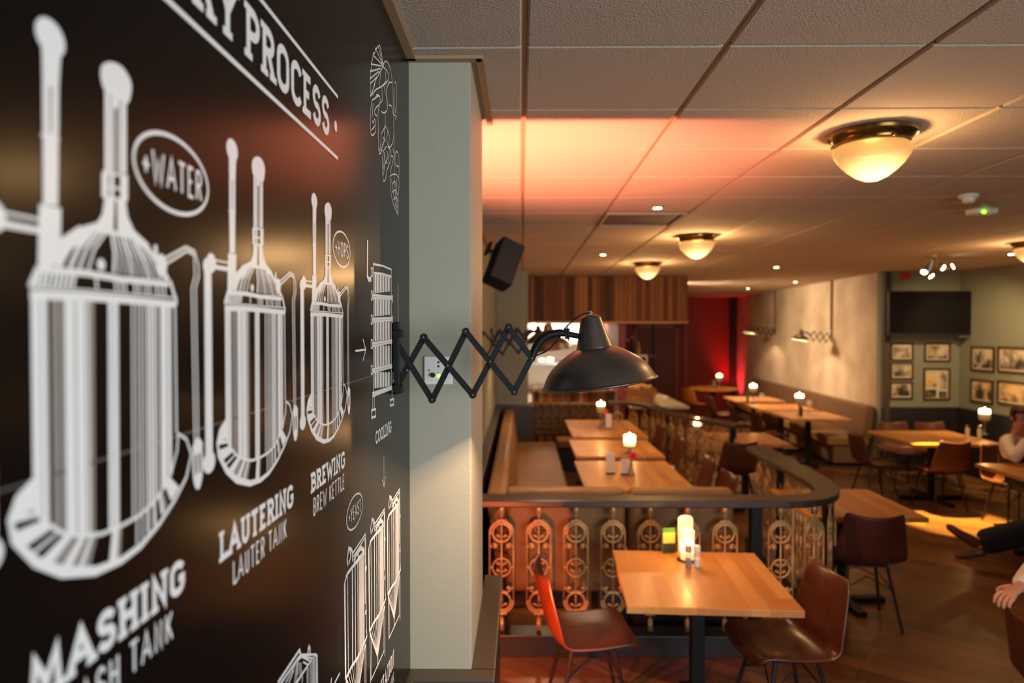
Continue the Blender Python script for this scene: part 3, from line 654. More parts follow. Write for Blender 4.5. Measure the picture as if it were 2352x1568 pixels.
# ================================================================== SCISSOR LAMPS
def scissor_lamp(name, label, loc, rz, s=1.0, power=16, lit=True, group='scissor wall lamps'):
    """local: x out from the wall, z up, origin on the wall behind the bracket"""
    t = thing(name, label, 'wall lamp', loc, rz, group)
    base = onY(895, 822, 1.9)
    def L(u, v, y=0): q = onY(u, v, 1.9); return Vector(((q.x - XW)*s, y*s, (q.z - base.z)*s))
    b = MB(); b.box((.019*s, 0, 0), (.014*s, .018*s, .20*s)); b.box((.020*s, 0, .068*s), (.03*s, .03*s, .022*s)); b.box((.020*s, 0, -.085*s), (.03*s, .03*s, .022*s))
    b.build('wall_bracket', M['blackmetal'], t, bevel=.002)
    T = [(973.5,774),(1070,761),(1168,751)]; B = [(993,917),(1086,906),(1181,899)]; Mi = [(936.5,849),(1029,839),(1126,829),(1221,822)]
    lk = [((900,768),B[0],-.006),((901,904),T[0],.006),(T[0],B[1],-.006),(B[0],T[1],.006),(T[1],B[2],-.006),(B[1],T[2],.006),(T[2],Mi[3],-.006),(B[2],Mi[3],.006)]
    a = MB()
    for p, q, y in lk: a.bar(L(*p, y), L(*q, y), .0165*s, .005*s, (0,1,0))
    for p in T + B + Mi[3:]: 
        a.cyl(L(*p, -.0095), .0105*s, .019*s, 14, (0,1,0))
    a.build('scissor_arm', M['blackmetal'], t, bevel=.001, seg=1)
    for p in T + B + Mi: MB().ball(L(*p, -.0105), .0032*s, 8).build('rivet', M['rivet'], t, smooth=True)
    e = MB(); pts = [(1221,822),(1231,797),(1243,780),(1262,768),(1287,764),(1301,766),(1330,772)]
    e.tube([L(*p) for p in pts], [.011*s,.0115*s,.0125*s,.0125*s,.011*s,.009*s,.008*s], 10); e.box(L(1303,766), (.012*s,.022*s,.030*s))
    e.build('end_arm', M['blackmetal'], t, smooth=True)
    cd = MB(); cd.tube([L(*p, -.004) for p in [(1356,719),(1347,719),(1335,723),(1325,729),(1316,736),(1304,747),(1297,754),(1294,763),(1283,777),(1267,796),(1252,808),(1235,815),(1222,818)]], .0022*s, 6)
    cd.tube([L(u, v, y) for u, v, y in [(1301,746,-.012),(1304,765,-.014),(1305,781,-.012),(1306,768,.012),(1303,748,.010)]], .0018*s, 6)
    cd.build('cable', M['blackmetal'], t, smooth=True)
    c = L(1376, 879.5); ax = (L(1356.5, 731) - c).normalized()
    k = s*1.9/FPX
    def px(*pr): return [(r_*k, h_*k) for r_, h_ in pr]
    sh = MB(); sh.lathe(px((131,-2),(133,0),(131,2),(128,7),(122,19),(113.5,32.5),(103,44),(91,54),(78,63.5),(66,71),(53,77.5),(43,81.5),(36,83)), 48, c, ax)
    sp = sh.build('lamp_shade', M['gunmetal'], t, smooth='all')
    li = MB(); li.lathe(px((130,-1.5),(126,6),(120,18),(111,31),(101,42),(89,52),(76,61),(64,68.5),(42,78.5),(0,79)), 48, c, ax); li.build('shade_lining', M['lining'], sp, smooth='all')
    ri = MB(); ri.lathe(px((131,-2.5),(134,-1),(134.5,1),(132,3),(130,1)), 48, c, ax); ri.build('shade_rim', M['gunmetal'], sp, smooth='all')
    cp = MB(); cp.lathe(px((41.5,80),(42,82.5),(40.8,84.5),(24,148),(21.5,153),(14,157),(0,158.5)), 36, c, ax); cp.build('lamp_cap', M['gunmetal'], t, smooth=True)
    fi = MB(); fi.lathe(px((6,157),(6,162),(4,166),(0,167)), 12, c, ax); fi.build('cable_gland', M['steel'], t, smooth=True)
    bl = MB(); bp = c + ax*(66*k); bl.ball(bp, .012*s, 14); bl.lathe([(.008*s,.0),(.008*s,.014*s)], 12, bp, ax)
    bl.build('bulb', M['bulb'] if lit else M['lining'], t, smooth='all')
    if lit:
        wbp = Matrix.Rotation(rz, 3, 'Z') @ bp + Vector(loc)
        lo = light(name + '_light', 'POINT', bp, power, (1.0, .64, .38), .015*s); lo.parent = t
    return t
M['bulb'] = glow('lit bulb', (1.0, .8, .5), 6)
zl = onY(895, 822, 1.9).z
scissor_lamp('scissor_lamp', 'nearest black scissor wall lamp with burnished steel shade, in front of the grey-green pillar', (XW, 1.9, zl), 0, power=80)
scissor_lamp('scissor_lamp', 'dark scissor wall lamp just behind the nearest lamp, over the booth', (XW, 4.95, zl), 0, power=60)
scissor_lamp('scissor_lamp', 'small dark scissor wall lamp at the far end of the booth by the kitchen pass', (XW, 7.95, zl), 0, power=60)
for i, (u, v, yy, lb) in enumerate([(1912,772,13.2,'right-hand scissor lamp of the two on the pale plaster wall'), (1782,758,16.6,'left-hand scissor lamp of the two on the pale plaster wall, nearer the red corner')]):
    q = onP(u, v)
    o = scissor_lamp('scissor_lamp', lb, (q.x, q.y, q.z), PI-PA, .95 if i else .95, power=42)
    MB().tube([(.022,0,.1),(.020,0,CEIL-q.z)], .018, 6).build('wall_cable', bpy.data.materials['lamp wood'] if 'lamp wood' in bpy.data.materials else mat('lamp wood', (.16,.075,.03), .6), o)

# ================================================================== SWITCH PANEL, SPEAKER, UPLIGHT
q = onY(1007.5, 850, P1); d = onY(1040, 882, P1) - onY(975, 818, P1)
t = thing('control_panel', 'white square control plate with knob and green light on the grey-green pillar', 'control panel', (q.x, P1, q.z))
MB().box((0,-.006,0), (d.x, .012, -d.z)).build('plate', M['whiteplastic'], t, bevel=.003)
def pp(x, y): w = onY(960+x/15.68, 800+y/15.68, P1-.012); return (w.x-q.x, -.012, w.z-q.z)
MB().cyl(pp(550,955), .0075, .012, 16, (0,-1,0)).build('knob', M['black'], t)
for x, y, r in ((742,495,.0035),(742,640,.0035),(400,785,.0025)): MB().cyl(pp(x,y), r, .002, 12, (0,-1,0)).build('socket', M['black'], t)
MB().cyl(pp(742,870), .0015, .006, 8, (0,-1,0)).build('switch_lever', M['black'], t)
MB().cyl(pp(745,985), .0035, .003, 14, (0,-1,0)).build('indicator_light', M['greenled'], t)

SY = 5.5; q = onY(1156, 607, SY)
t = thing('loudspeaker', 'black tilted loudspeaker bracketed high on the left wall behind the pillar', 'speaker', (q.x, SY, q.z)); t.rotation_euler = (math.radians(-14), math.radians(24), math.radians(18))
MB().box((0,0,0), (.20,.19,.37)).build('cabinet', M['speaker'], t, bevel=.012)
MB().box((0,-.098,0), (.178,.008,.345)).build('grille', mat('speaker grille', (.026,.025,.028), .6, bump=(300,.4,.002)), t, bevel=.003)
br = MB(); br.bar((0,.02,.02), (-.14,.05,.09), .02, .02); br.box((-.15,.05,.09), (.02,.08,.1)); br.build('bracket', M['blackmetal'], t)

# red-orange effect lamp on the ledge hidden behind the pillar, barn door towards the room's front
UX, UY, UZ = -.255, 3.02, 1.62
t = thing('effect_lamp', 'small orange effect lamp on the left wall behind the near pillar', 'effect lamp', (UX, UY, UZ))
h = MB(); h.box((.012,-.0125,.025), (.125,.001,.09)); h.box((-.03,0,-.06), (.06,.05,.006)); h.box((-.085,0,0), (.03,.09,.18)); h.box((-.05,-.012,-.03), (.06,.006,.06)); h.build('housing', M['blackmetal'], t)
light('effect_lamp_up', 'SPOT', (UX, UY, UZ), 190, (1.0, .39, .22), .0015, (UX+.36, UY+.45, CEIL), math.radians(88), .8)
light('effect_lamp_red', 'SPOT', (UX, UY+.0012, UZ), 90, (1.0, .06, .02), .0015, (UX+.36, UY+.45, CEIL), math.radians(88), .8)
t = thing('floor_spot', 'small red effect lamp low behind the ledge of the near pillar', 'effect lamp', (-.15, 3.06, .62))
MB().lathe([(0,-.08),(.03,-.08),(.035,-.02),(.03,-.02),(0,-.05)], 14, (0,0,0), (.2,.97,0)).build('housing', M['blackmetal'], t, smooth=True); MB().box((-.06,-.06,0), (.10,.02,.02)).build('bracket', M['blackmetal'], t)
light('effect_lamp_low', 'SPOT', (-.15, 3.06, .62), 44, (1.0, .17, .03), .012, (.16, 4.2, .55), math.radians(95), .35)

# ================================================================== CEILING FITTINGS
def ceiling_lamp(loc, label, power=85):
    t = thing('ceiling_lamp', label, 'ceiling lamp', loc, 0, 'schoolhouse ceiling lamps')
    MB().lathe([(.168,0),(.178,-.008),(.176,-.020),(.160,-.030),(.150,-.044),(.150,-.055),(.142,-.062),(.0,-.062)], 40).build('brass_canopy', M['brass'], t, smooth=True)
    MB().lathe([(.140,-.056),(.153,-.067),(.157,-.081),(.149,-.103),(.127,-.134),(.097,-.165),(.064,-.190),(.030,-.206),(.0,-.211)], 40).build('glass_shade', M['lampglass'], t, smooth='all')
    for k in range(3):
        a = .6 + k*2.1; MB().ball((.155*math.cos(a), .155*math.sin(a), -.05), .008, 8).build('thumb_screw', M['brass'], t, smooth='all')
    lo = light('ceiling_lamp_light', 'POINT', (0,0,-.165), power, WARM, .022); lo.parent = t
    return t
M['lampglass'] = lamp_glass('lit opal glass', (.0,-.03,-.180), .52, 2.6, (.02,.16))
for (u, v), lb in (((2003,304),'large nearest ceiling lamp, brass rim and glowing white glass bowl'), ((1600,541),'middle ceiling lamp of the row over the booth, brass and opal glass'), ((1487,603),'farthest ceiling lamp, just in front of the wooden canopy'), ((2372,556),'ceiling lamp half cut off by the right picture edge')):
    q = onZ(u, v, CEIL); ceiling_lamp((q.x, q.y, CEIL), lb, 50 if u == 2003 else 85)

M['spot'] = glow('downlight lens', (1.0, .85, .55), 9)
for k, (u, v, lb, pw) in enumerate([(1510,476,'recessed downlight beside the brown ceiling vent',6),(1385,584,'recessed downlight left of the middle ceiling lamp',6),(1783,613,'dim recessed downlight in the middle of the ceiling',5),(1827,647,'bright recessed downlight farthest right over the wall tables',3),(1718,662,'small recessed downlight nearest the red wall',9),(2323,583,'recessed downlight at the right edge near the picture wall',9)]):
    q = onZ(u, v, CEIL); t = thing('downlight', lb, 'downlight', (q.x, q.y, CEIL), 0, 'recessed downlights')
    MB().lathe([(.030,.004),(.046,.002),(.048,-.003),(.030,-.006),(.030,.004)], 20).build('trim_ring', M['steel'], t, smooth=True)
    MB().cyl((0,0,-.008), .029, .006, 16).build('lens', M['spot'], t)
    lo = light('downlight_beam', 'SPOT', (0,0,-.02), pw*2.2, (1.0,.74,.42), .03, (0,0,-1), math.radians(80), .6); lo.parent = t
q = onZ(2225, 447, CEIL); t = thing('smoke_detector', 'white round smoke detector on the ceiling right of the lamps', 'smoke detector', (q.x, q.y, CEIL))
MB().lathe([(.055,0),(.058,-.012),(.050,-.022),(.0,-.022)], 24).build('base', M['whiteplastic'], t, smooth=True)
MB().lathe([(.036,-.02),(.036,-.040),(.028,-.05),(0,-.052)], 24).build('sensor', M['whiteplastic'], t, smooth=True)
q = onZ(2255, 479, CEIL); t = thing('emergency_light', 'white ceiling box with a green indicator, behind the smoke detector', 'emergency light', (q.x, q.y, CEIL))
MB().box((0,0,-.02), (.17,.10,.04)).build('housing', M['whiteplastic'], t, bevel=.008)
MB().ball((-.02,-.055,-.032), .012, 10).build('indicator_light', M['greenled'], t)
MB().box((-.2,-.12,-.003), (.28,.20,.006)).build('backing_plate', M['grid'], t)
# cluster of spots before the picture wall
q = onZ(2143, 587, CEIL); t = thing('spot_cluster', 'cluster of polished ceiling spots in front of the television', 'spotlight', (q.x, q.y, CEIL))
MB().lathe([(.07,0),(.07,-.02),(.0,-.024)], 20).build('ceiling_rose', M['steel'], t, smooth=True)
for k, (x, y, z_, tx, ty, tz) in enumerate([(-.12,-.05,-.17,-.6,-.5,-.8),(-.03,.02,-.21,.4,-.7,-.8),(.05,-.06,-.13,.5,-.8,-.5),(.19,0,-.14,.5,-.75,.35)]):
    st = MB(); st.tube([(0,0,-.02),(x*.6,y*.6,z_*.6),(x,y,z_+.03)], .008, 8); o = st.build('spot_arm', M['steel'], t, smooth=True)
    dv = Vector((tx,ty,tz)).normalized(); hd = MB(); hd.lathe([(.0,-.05),(.022,-.045),(.034,0),(.044,.045),(.038,.04),(.0,.02)], 16, (x,y,z_), dv); hd.build('spot_head', M['steel'], o, smooth=True)
    MB().cyl(Vector((x,y,z_))+dv*.030, .034, .006, 14, dv).build('lens', M['spot'], o)
q2 = Vector((q.x, q.y, CEIL-.24))
light('spot_cluster_beam', 'SPOT', q2, 30, (1.0,.78,.48), .04, (5.9, YA, 1.2), math.radians(70), .7)
light('spot_cluster_floor', 'SPOT', q2 + Vector((.05,.06,0)), 1900, (1.0,.60,.11), .02, (4.72, 7.46, 0), math.radians(27), .45)

# ================================================================== TABLES
def table(name, label, x, y, w=.8, l=.8, rz=0, group=None, h=.76, mat_=None):
    t = thing(name, label, 'table', (x, y, 0), rz, group)
    MB().box((0,0,h-.018), (w,l,.036)).build('tabletop', mat_ or M['oak'], t, bevel=.004)
    MB().box((0,0,(h-.036)/2), (.07,.07,h-.04)).build('pedestal', M['blackmetal'], t, bevel=.004)
    f = MB(); f.box((0,0,.02), (.62*w/.8,.075,.036)); f.box((0,0,.0205), (.075,.62*w/.8,.036)); f.build('cross_foot', M['blackmetal'], t, bevel=.004)
    MB().box((0,0,h-.046), (.36,.36,.02)).build('top_plate', M['blackmetal'], t)
    return t
def zt(u, v): return onZ(u, v, .76)
c1 = [zt(1408,1266), zt(1735,1266), zt(1838,1397), zt(1440,1397)]; cc = sum(c1, Vector())/4
TF = table('cafe_table', 'square oak table nearest the camera, between two brown shell chairs', cc.x, cc.y, .83, .84, math.radians(-3))
def rect_table(pts, lb, grp):
    P = [zt(*p) for p in pts]; xs = sorted(p.x for p in P); ys = sorted(p.y for p in P)
    x0, x1, y0, y1 = (xs[0]+xs[1])/2, (xs[2]+xs[3])/2, (ys[0]+ys[1])/2, (ys[2]+ys[3])/2
    return table('cafe_table', lb, (x0+x1)/2, (y0+y1)/2, x1-x0, y1-y0, 0, grp), (x0, x1, y0, y1)
GB = 'oak tables inside the booth'
TB1, R1 = rect_table([(1323,1058),(1533,1058),(1600,1130),(1340,1122)], 'oak table at the near end inside the booth, with the red flower', GB)
TB2, R2 = rect_table([(1312,1010),(1490,1010),(1522,1048),(1318,1048)], 'middle oak table inside the booth, bare, with a tall candle', GB)
TB3, R3 = rect_table([(1300,964),(1448,964),(1484,1003),(1312,1003)], 'oak table at the far end inside the booth, before the tufted bench', GB)
TR = table('cafe_table', 'orange-brown table outside the right corner of the booth railing', 2.46, 5.26, .80, .86)
TG = table('cafe_table', 'oak table glimpsed through the gap between the two railings', 2.72, 8.35, .78, .9)
GR = 'tables along the plaster wall'
for k, (y, lb) in enumerate([(10.62,'nearest of the square tables along the plaster wall bench'),(11.72,'second of the square tables along the plaster wall bench'),(13.1,'third of the square tables along the plaster wall bench, with a candle')]):
    table('cafe_table', lb, 4.42, y, .88, .9, 0, GR)
t = thing('round_table', 'round wooden table at the far end by the red wall', 'table', (4.35, 15.6, 0), 0, GR)
MB().cyl((0,0,.72), .55, .036, 32).build('tabletop', M['oak'], t, bevel=.004); MB().cyl((0,0,.03), .04, .70, 12).build('pedestal', M['blackmetal'], t); MB().lathe([(.3,0),(.3,.015),(.05,.035),(0,.035)], 24).build('foot', M['blackmetal'], t, smooth=True)
TX, RX = rect_table([(2008,990),(2225,988),(2250,1020),(2085,1020)], 'long yellow-lit table before the picture wall, with a candle', None)
TPt = table('cafe_table', 'brown table at the right edge under the elbow of the person in glasses', 4.91, 6.37, .88, .88)

# ================================================================== CHAIRS
def shell_mesh(seat_mat):
    prof = [(.245,.425,.205),(.235,.448,.222),(.20,.456,.232),(.10,.443,.240),(0,.434,.244),(-.10,.436,.246),(-.165,.452,.246),(-.205,.49,.245),(-.228,.545,.240),(-.248,.62,.228),(-.268,.70,.212),(-.283,.77,.200),(-.292,.82,.192)]
    bm = bmesh.new(); rows = []; n = 12
    for i, (y, z, hw) in enumerate(prof):
        row = []
        for k in range(n+1):
            tt = -1 + 2*k/n; a = abs(tt); f = i/(len(prof)-1)
            up = .040*a**3 * (1 if 1 < i < 6 else .35 if i <= 1 else .6 if i < 8 else 0)
            fw_ = (.055 if i > 7 else .03 if i > 5 else 0)*a**2.2
            zz = z + up; yy = y + fw_
            if i == len(prof)-1: zz += .028*a**1.6 - .012
            if i == 0: yy -= .03*a**3
            row.append(bm.verts.new((tt*hw, yy, zz)))
        rows.append(row)
    for A, B in zip(rows, rows[1:]):
        for k in range(n): bm.faces.new((A[k], A[k+1], B[k+1], B[k]))
    bmesh.ops.recalc_face_normals(bm, faces=bm.faces)
    me = bpy.data.meshes.new('seat_shell'); bm.to_mesh(me); bm.free(); me.materials.append(seat_mat)
    for p in me.polygons: p.use_smooth = True
    return me
def make_chair(seat_mat, label, group, leg_mat):
    t = thing('shell_chair', label, 'chair', (0,0,0), 0, group)
    o = bpy.data.objects.new('seat_shell', shell_mesh(seat_mat)); COL.objects.link(o); o.parent = t
    s = o.modifiers.new('solid', 'SOLIDIFY'); s.thickness = .016; s.offset = 0
    s = o.modifiers.new('sub', 'SUBSURF'); s.levels = 1; s.render_levels = 1
    for sx in (-1,1):
        for sy in (-1,1):
            MB().tube([(sx*.13,sy*.11,.425),(sx*.20,sy*.20,.0)], [.012,.010], 8).build('leg', leg_mat, t, smooth=True)
    b = MB()
    for sy in (-1,1): b.tube([(-.155,sy*.145,.27),(0,sy*.10,.345),(.155,sy*.145,.27)], .005, 6)
    for sx in (-1,1): b.tube([(sx*.155,-.145,.27),(sx*.10,0,.36),(sx*.155,.145,.27)], .005, 6)
    b.build('cross_brace', leg_mat, t, smooth=True)
    MB().box((0,0,.423), (.27,.24,.012)).build('mounting_plate', leg_mat, t)
    return t
GC = 'brown leather shell chairs'
ch0 = make_chair(M['leather'], 'brown shell chair left of the nearest oak table, lit red on its back', GC, M['legmetal'])
ch0.location = (.36, 3.66, 0); ch0.rotation_euler = (0, 0, -PI/2 + .10)
def chair(x, y, rz, lb): return dup(ch0, (x, y, 0), rz, lb, GC)
chair(1.36, 3.55, PI/2 + .12, 'brown shell chair right of the nearest oak table, its seat under the table')
q = onZ(1745, 1092, .83)
chair(1.58, 6.00, PI/2+.05, 'brown shell chair in the booth beside the near railing, nearest of the four')
chair(1.60, 6.75, PI/2-.05, 'brown shell chair in the booth, second along the right-hand railing')
chair(1.60, 8.0, PI/2, 'brown shell chair in the booth, third along the right-hand railing')
chair(1.58, 9.0, PI/2, 'brown shell chair in the booth, farthest along the right-hand railing')
chd = make_chair(M['leatherdark'], 'dark brown shell chair seen from behind, outside the railing in front of the orange-brown table', GC, M['legmetal'])
chd.location = (2.44, 4.93, 0); chd.rotation_euler = (0, 0, -.12)
def chairD(x, y, rz, lb): return dup(chd, (x, y, 0), rz, lb, GC)
chairD(2.46, 7.95, 0, 'dark shell chair seen from behind in the gap between the railings')
chairD(3.82, 10.62, -PI/2+.1, 'dark shell chair at the nearest table along the plaster wall')
chairD(3.82, 11.72, -PI/2-.05, 'dark shell chair at the second table along the plaster wall')
chairD(3.82, 13.1, -PI/2+.05, 'dark shell chair at the third table along the plaster wall')
chairD(4.86, 8.02, .12, 'dark shell chair with its back to us at the yellow-lit table')
chairD(4.30, 8.38, -PI/2, 'dark shell chair at the left end of the yellow-lit table, side on')
cr = chairD(5.05, 9.15, PI, 'reddish chair back behind the yellow-lit table, left of two'); 
chairD(5.55, 9.15, PI, 'reddish chair back behind the yellow-lit table, right of two')
chairD(5.22, 7.32, PI, 'dark shell chair under the person in glasses at the right edge')
chairD(5.42, 5.62, PI/2+.1, 'dark shell chair of the person whose legs stretch in from the right')
chairD(2.50, 3.03, -PI/2, 'dark shell chair cut off at the bottom right, a hand on its back')
cho = make_chair(M['cognac'], 'orange leather chair at the round table by the red wall', GC, M['legmetal'])
cho.location = (3.80, 15.0, 0); cho.rotation_euler = (0, 0, -PI/2+.5)

# ================================================================== BOOTH RAILINGS
RZ = 1.0
def bez(p0, p1, p2, p3, n=10):
    out = []
    for i in range(n+1):
        t_ = i/n; a = (1-t_); out.append(tuple(a**3*p0[k]+3*a*a*t_*p1[k]+3*a*t_*t_*p2[k]+t_**3*p3[k] for k in (0,1)))
    return out
def baluster(name_m=None):
    """cast iron panel, local x across, z up, 0.82 tall"""
    b = MB(); k = .000747; 
    def P(x, y, o=0): return ((x-815)*k, o, .135 + (1192-y)*k)
    def ringp(cx, cy, r, a0=0, a1=360, n=20): return [P(cx+r*math.cos(math.radians(a0+(a1-a0)*i/n)), cy-r*math.sin(math.radians(a0+(a1-a0)*i/n))) for i in range(n+1)]
    b.box(P(815,140), (.034,.024,.070)); b.box(P(815,1140), (.030,.024,.075))
    b.tube([P(815,180),P(815,1100)], .0062, 6)
    b.ball(P(815,192), .013, 8, (1,.8,.6)); b.ball(P(815,235), .012, 8, (1.6,.7,.8)); b.ball(P(785,238), .010, 6, (1.5,.7,.8)); b.ball(P(845,238), .010, 6, (1.5,.7,.8))
    b.ball(P(815,1050), .012, 8, (1.6,.7,.8)); b.ball(P(785,1050), .010, 6, (1.5,.7,.8)); b.ball(P(845,1050), .010, 6, (1.5,.7,.8)); b.ball(P(815,1085), .012, 8, (1,.8,.6))
    b.tube(ringp(815,345,103,0,180)+[P(712,940)], .0062, 6); b.tube([P(918,345),P(918,940)], .0062, 6); b.tube(ringp(815,940,103,180,360), .0062, 6)
    for cy in (345,645,940): b.tube(ringp(815,cy,78)[:-1], .0078 if cy != 645 else .0066, 6, closed=True)
    b.tube(ringp(815,345,92,10,170), .004, 5); b.tube(ringp(815,940,92,190,350), .004, 5)
    for cy in (345,645,940):
        for y in ((cy+25,) if cy != 645 else (cy-35,cy+25)):
            for sx in (-1,1): b.ball(P(815+sx*34,y), .011, 6, (1.3,.6,.8)); b.ball(P(815+sx*18,y+10), .009, 6, (1.2,.6,.7))
        for y in (cy-45,cy-15): b.ball(P(815,y), .0095, 6)
        for sx in (-1,1): b.ball(P(815+sx*92,cy), .011, 6, (1.2,.8,.8))
    for cy, s in ((465,1),(825,1)):
        for sx in (-1,1):
            b.ball(P(815+sx*58,cy), .0145, 8, (1,.6,1)); b.ball(P(815+sx*92,cy), .009, 6)
            b.tube([P(815+sx*q[0],cy+q[1]) for q in ((58,16),(40,0),(48,-22),(70,-26),(90,-8))] if cy < 600 else [P(815+sx*q[0],cy+q[1]) for q in ((58,-16),(80,4),(70,28),(40,36),(10,20))], .0055, 6)
    for sx in (-1,1): b.tube([P(815+sx*q[0],q[1]) for q in ((8,845),(40,870),(62,900))], .0055, 6)
    return b
bal0 = None
def put_baluster(parent, x, y, a):
    global bal0
    if bal0 is None: bal0 = baluster().build('baluster', M['brassrail'], parent, smooth='all'); o = bal0
    else: o = bal0.copy(); COL.objects.link(o); o.parent = parent
    o.location = (x, y, 0); o.rotation_euler = (0, 0, a)
def along(path, step, start=0):
    """points every step along a plan polyline with the heading there"""
    out = []; d = start; acc = 0
    for a, b in zip(path, path[1:]):
        a, b = Vector(a), Vector(b); L = (b-a).length
        while d <= acc + L:
            q = a + (b-a)*((d-acc)/L); out.append((q.x, q.y, math.atan2(b.y-a.y, b.x-a.x))); d += step
        acc += L
    return out
def offset(path, o):
    out = []
    for i, p in enumerate(path):
        a, b = Vector(path[max(i-1,0)]), Vector(path[min(i+1,len(path)-1)]); d = (b-a).normalized(); out.append((p[0]-d.y*o, p[1]+d.x*o))
    return out
t = thing('booth_railing', 'near booth railing with a black hand rail over bronze iron balusters, right corner rounded', 'railing', (0,0,0))
front = [(-.29,4.41),(1.70,4.41)]; corner = bez((1.70,4.41),(2.02,4.43),(2.15,4.62),(2.145,5.0), 12); side = [(2.155,5.6),(2.175,6.42)]
path = front + corner[1:] + side
outer = [(-.29,4.315),(1.68,4.315)] + bez((1.68,4.315),(2.12,4.33),(2.235,4.75),(2.240,5.15),12)[1:] + [(2.285,6.47)]
inner = [(2.075,6.36),(2.045,5.0)] + bez((2.045,5.0),(2.05,4.70),(1.98,4.505),(1.72,4.505),12)[1:] + [(-.29,4.505)]
MB().prism(outer+inner, RZ-.046, RZ).build('hand_rail', mat('dark hand rail', (.040,.026,.018), .40, bump=(60,.1,.001)), t, bevel=.008)
pl_o, pl_i = offset(path, .08), offset(path, -.08)
MB().prism(pl_o + pl_i[::-1], 0, .135).build('plinth', M['wains'], t, bevel=.004)
for u in (1735,):
    MB().box((onY(u,1200,4.41).x,4.41,.55), (.07,.07,.82)).build('post', M['blackmetal'], t, bevel=.004)
MB().box((2.105,4.72,.55), (.06,.06,.82)).build('post', M['blackmetal'], t, bevel=.004); MB().box((2.165,5.75,.55), (.05,.05,.82)).build('post', M['blackmetal'], t, bevel=.004)
x0 = onY(1152,1300,4.41).x; st_ = (onY(1665,1300,4.41).x - x0)/6
for k in range(7): put_baluster(t, x0+st_*k, 4.41, 0)
sp = along(path, st_, onY(1790,1300,4.43).x + .29)
for x, y, a in sp: put_baluster(t, x, y, a)

t = thing('booth_railing', 'far booth railing, its dark hand rail in an S curve ending at a post', 'railing', (0,0,0))
p2 = [(1.30,10.30)] + bez((1.30,10.30),(2.05,10.3),(1.80,9.4),(2.02,8.9),10) + bez((2.02,8.9),(2.12,8.55),(2.22,8.30),(2.50,7.82),8)[1:]
MB().prism(offset(p2,.09) + offset(p2,-.09)[::-1], RZ-.046, RZ).build('hand_rail', bpy.data.materials['dark hand rail'], t, bevel=.008)
MB().prism(offset(p2,.07) + offset(p2,-.07)[::-1], 0, .135).build('plinth', M['wains'], t, bevel=.004)
MB().box((2.44,7.93,.55), (.065,.065,.82)).build('post', M['blackmetal'], t, bevel=.004); MB().box((1.97,9.15,.55), (.05,.05,.82)).build('post', M['blackmetal'], t, bevel=.004)
for x, y, a in along(p2, st_, .15): put_baluster(t, x, y, a)

# ================================================================== BENCHES
def cushion(c, d, b=.035): return MB().box(c, d), b
def bench(name, label, base, seat, backs, m1=None):
    t = thing(name, label, 'bench', (0,0,0), 0, 'tan leather booth benches')
    MB().box(*base).build('base', M['wains'], t, bevel=.005)
    if seat: MB().box(*seat).build('seat', M['bench'], t, bevel=.035, seg=4, smooth=True)
    for c, d, rot in backs: MB().box(c, d, rot).build('backrest', M['bench'], t, bevel=.04, seg=4, smooth=True)
    return t
RY = Matrix.Rotation
bench('booth_bench', 'long tan leather bench along the left wall of the booth', ((.13,7.45,.18),(.60,4.72,.34)), ((.18,7.45,.41),(.62,4.72,.13)),
      [((-.135,5.08,.66),(.14,.80,.60),RY(math.radians(-8),3,'Y')), ((-.135,7.62,.66),(.14,4.26,.60),RY(math.radians(-8),3,'Y'))])
gx = onY(1437,1128,4.6).x
bench('booth_bench', 'tan leather bench of two cushions behind the front railing', ((1.02,4.88,.18),(1.0,.42,.34)), ((1.02,4.86,.41),(1.02,.44,.13)),
      [(((-.10+gx-.012)/2,4.575,.68),(gx-.012+.10,.12,.70),RY(math.radians(4),3,'X')), (((gx+.012+1.40)/2,4.575,.68),(1.40-gx-.012,.12,.70),RY(math.radians(4),3,'X'))])
tb_ = bench('booth_bench', 'tufted dark tan bench across the far end of the booth', ((.70,10.20,.18),(1.1,.36,.34)), ((.90,10.14,.41),(.76,.36,.13)), [])
def tufted(x0, x1, y, z0, z1, parent, mat_, nx, nz, depth=.03):
    b = MB(); bm = b.bm; rows = []; NX, NZ = nx*6, nz*6
    for j in range(NZ+1):
        row = []
        for i in range(NX+1):
            fx, fz = i/6, j/6
            dx = min(abs(fx-(k+.5)) for k in range(nx)); dz = min(abs(fz-(k+.5)) for k in range(nz))
            dd = math.exp(-(dx*dx+dz*dz)*14)*depth; seam = math.exp(-min(abs(fz-round(fz)),1)**2*60)*depth*.5
            row.append(bm.verts.new((x0+(x1-x0)*i/NX, y+dd+seam, z0+(z1-z0)*j/NZ)))
        rows.append(row)
    for A, B in zip(rows, rows[1:]):
        for i in range(NX): bm.faces.new((A[i],A[i+1],B[i+1],B[i]))
    # sides and back
    yb = y+.10; a = [rows[0][0],rows[0][-1],rows[-1][-1],rows[-1][0]]
    top = [bm.verts.new((v.co.x, yb, z1)) for v in rows[-1]]
    for i in range(NX): bm.faces.new((rows[-1][i],rows[-1][i+1],top[i+1],top[i]))
    lef = [bm.verts.new((x0, yb, r[0].co.z)) for r in rows]; rig = [bm.verts.new((x1, yb, r[-1].co.z)) for r in rows]
    for j in range(NZ): bm.faces.new((rows[j][0],rows[j+1][0],lef[j+1],lef[j])); bm.faces.new((rows[j][-1],rows[j+1][-1],rig[j+1],rig[j]))
    o = b.build('backrest', mat_, parent, smooth='all')
    for k in range(nx):
        for l in range(nz): MB().ball((x0+(x1-x0)*(k+.5)/nx, y+depth*.75, z0+(z1-z0)*(l+.5)/nz), .014, 6, (1,.5,1)).build('button', mat_, o)
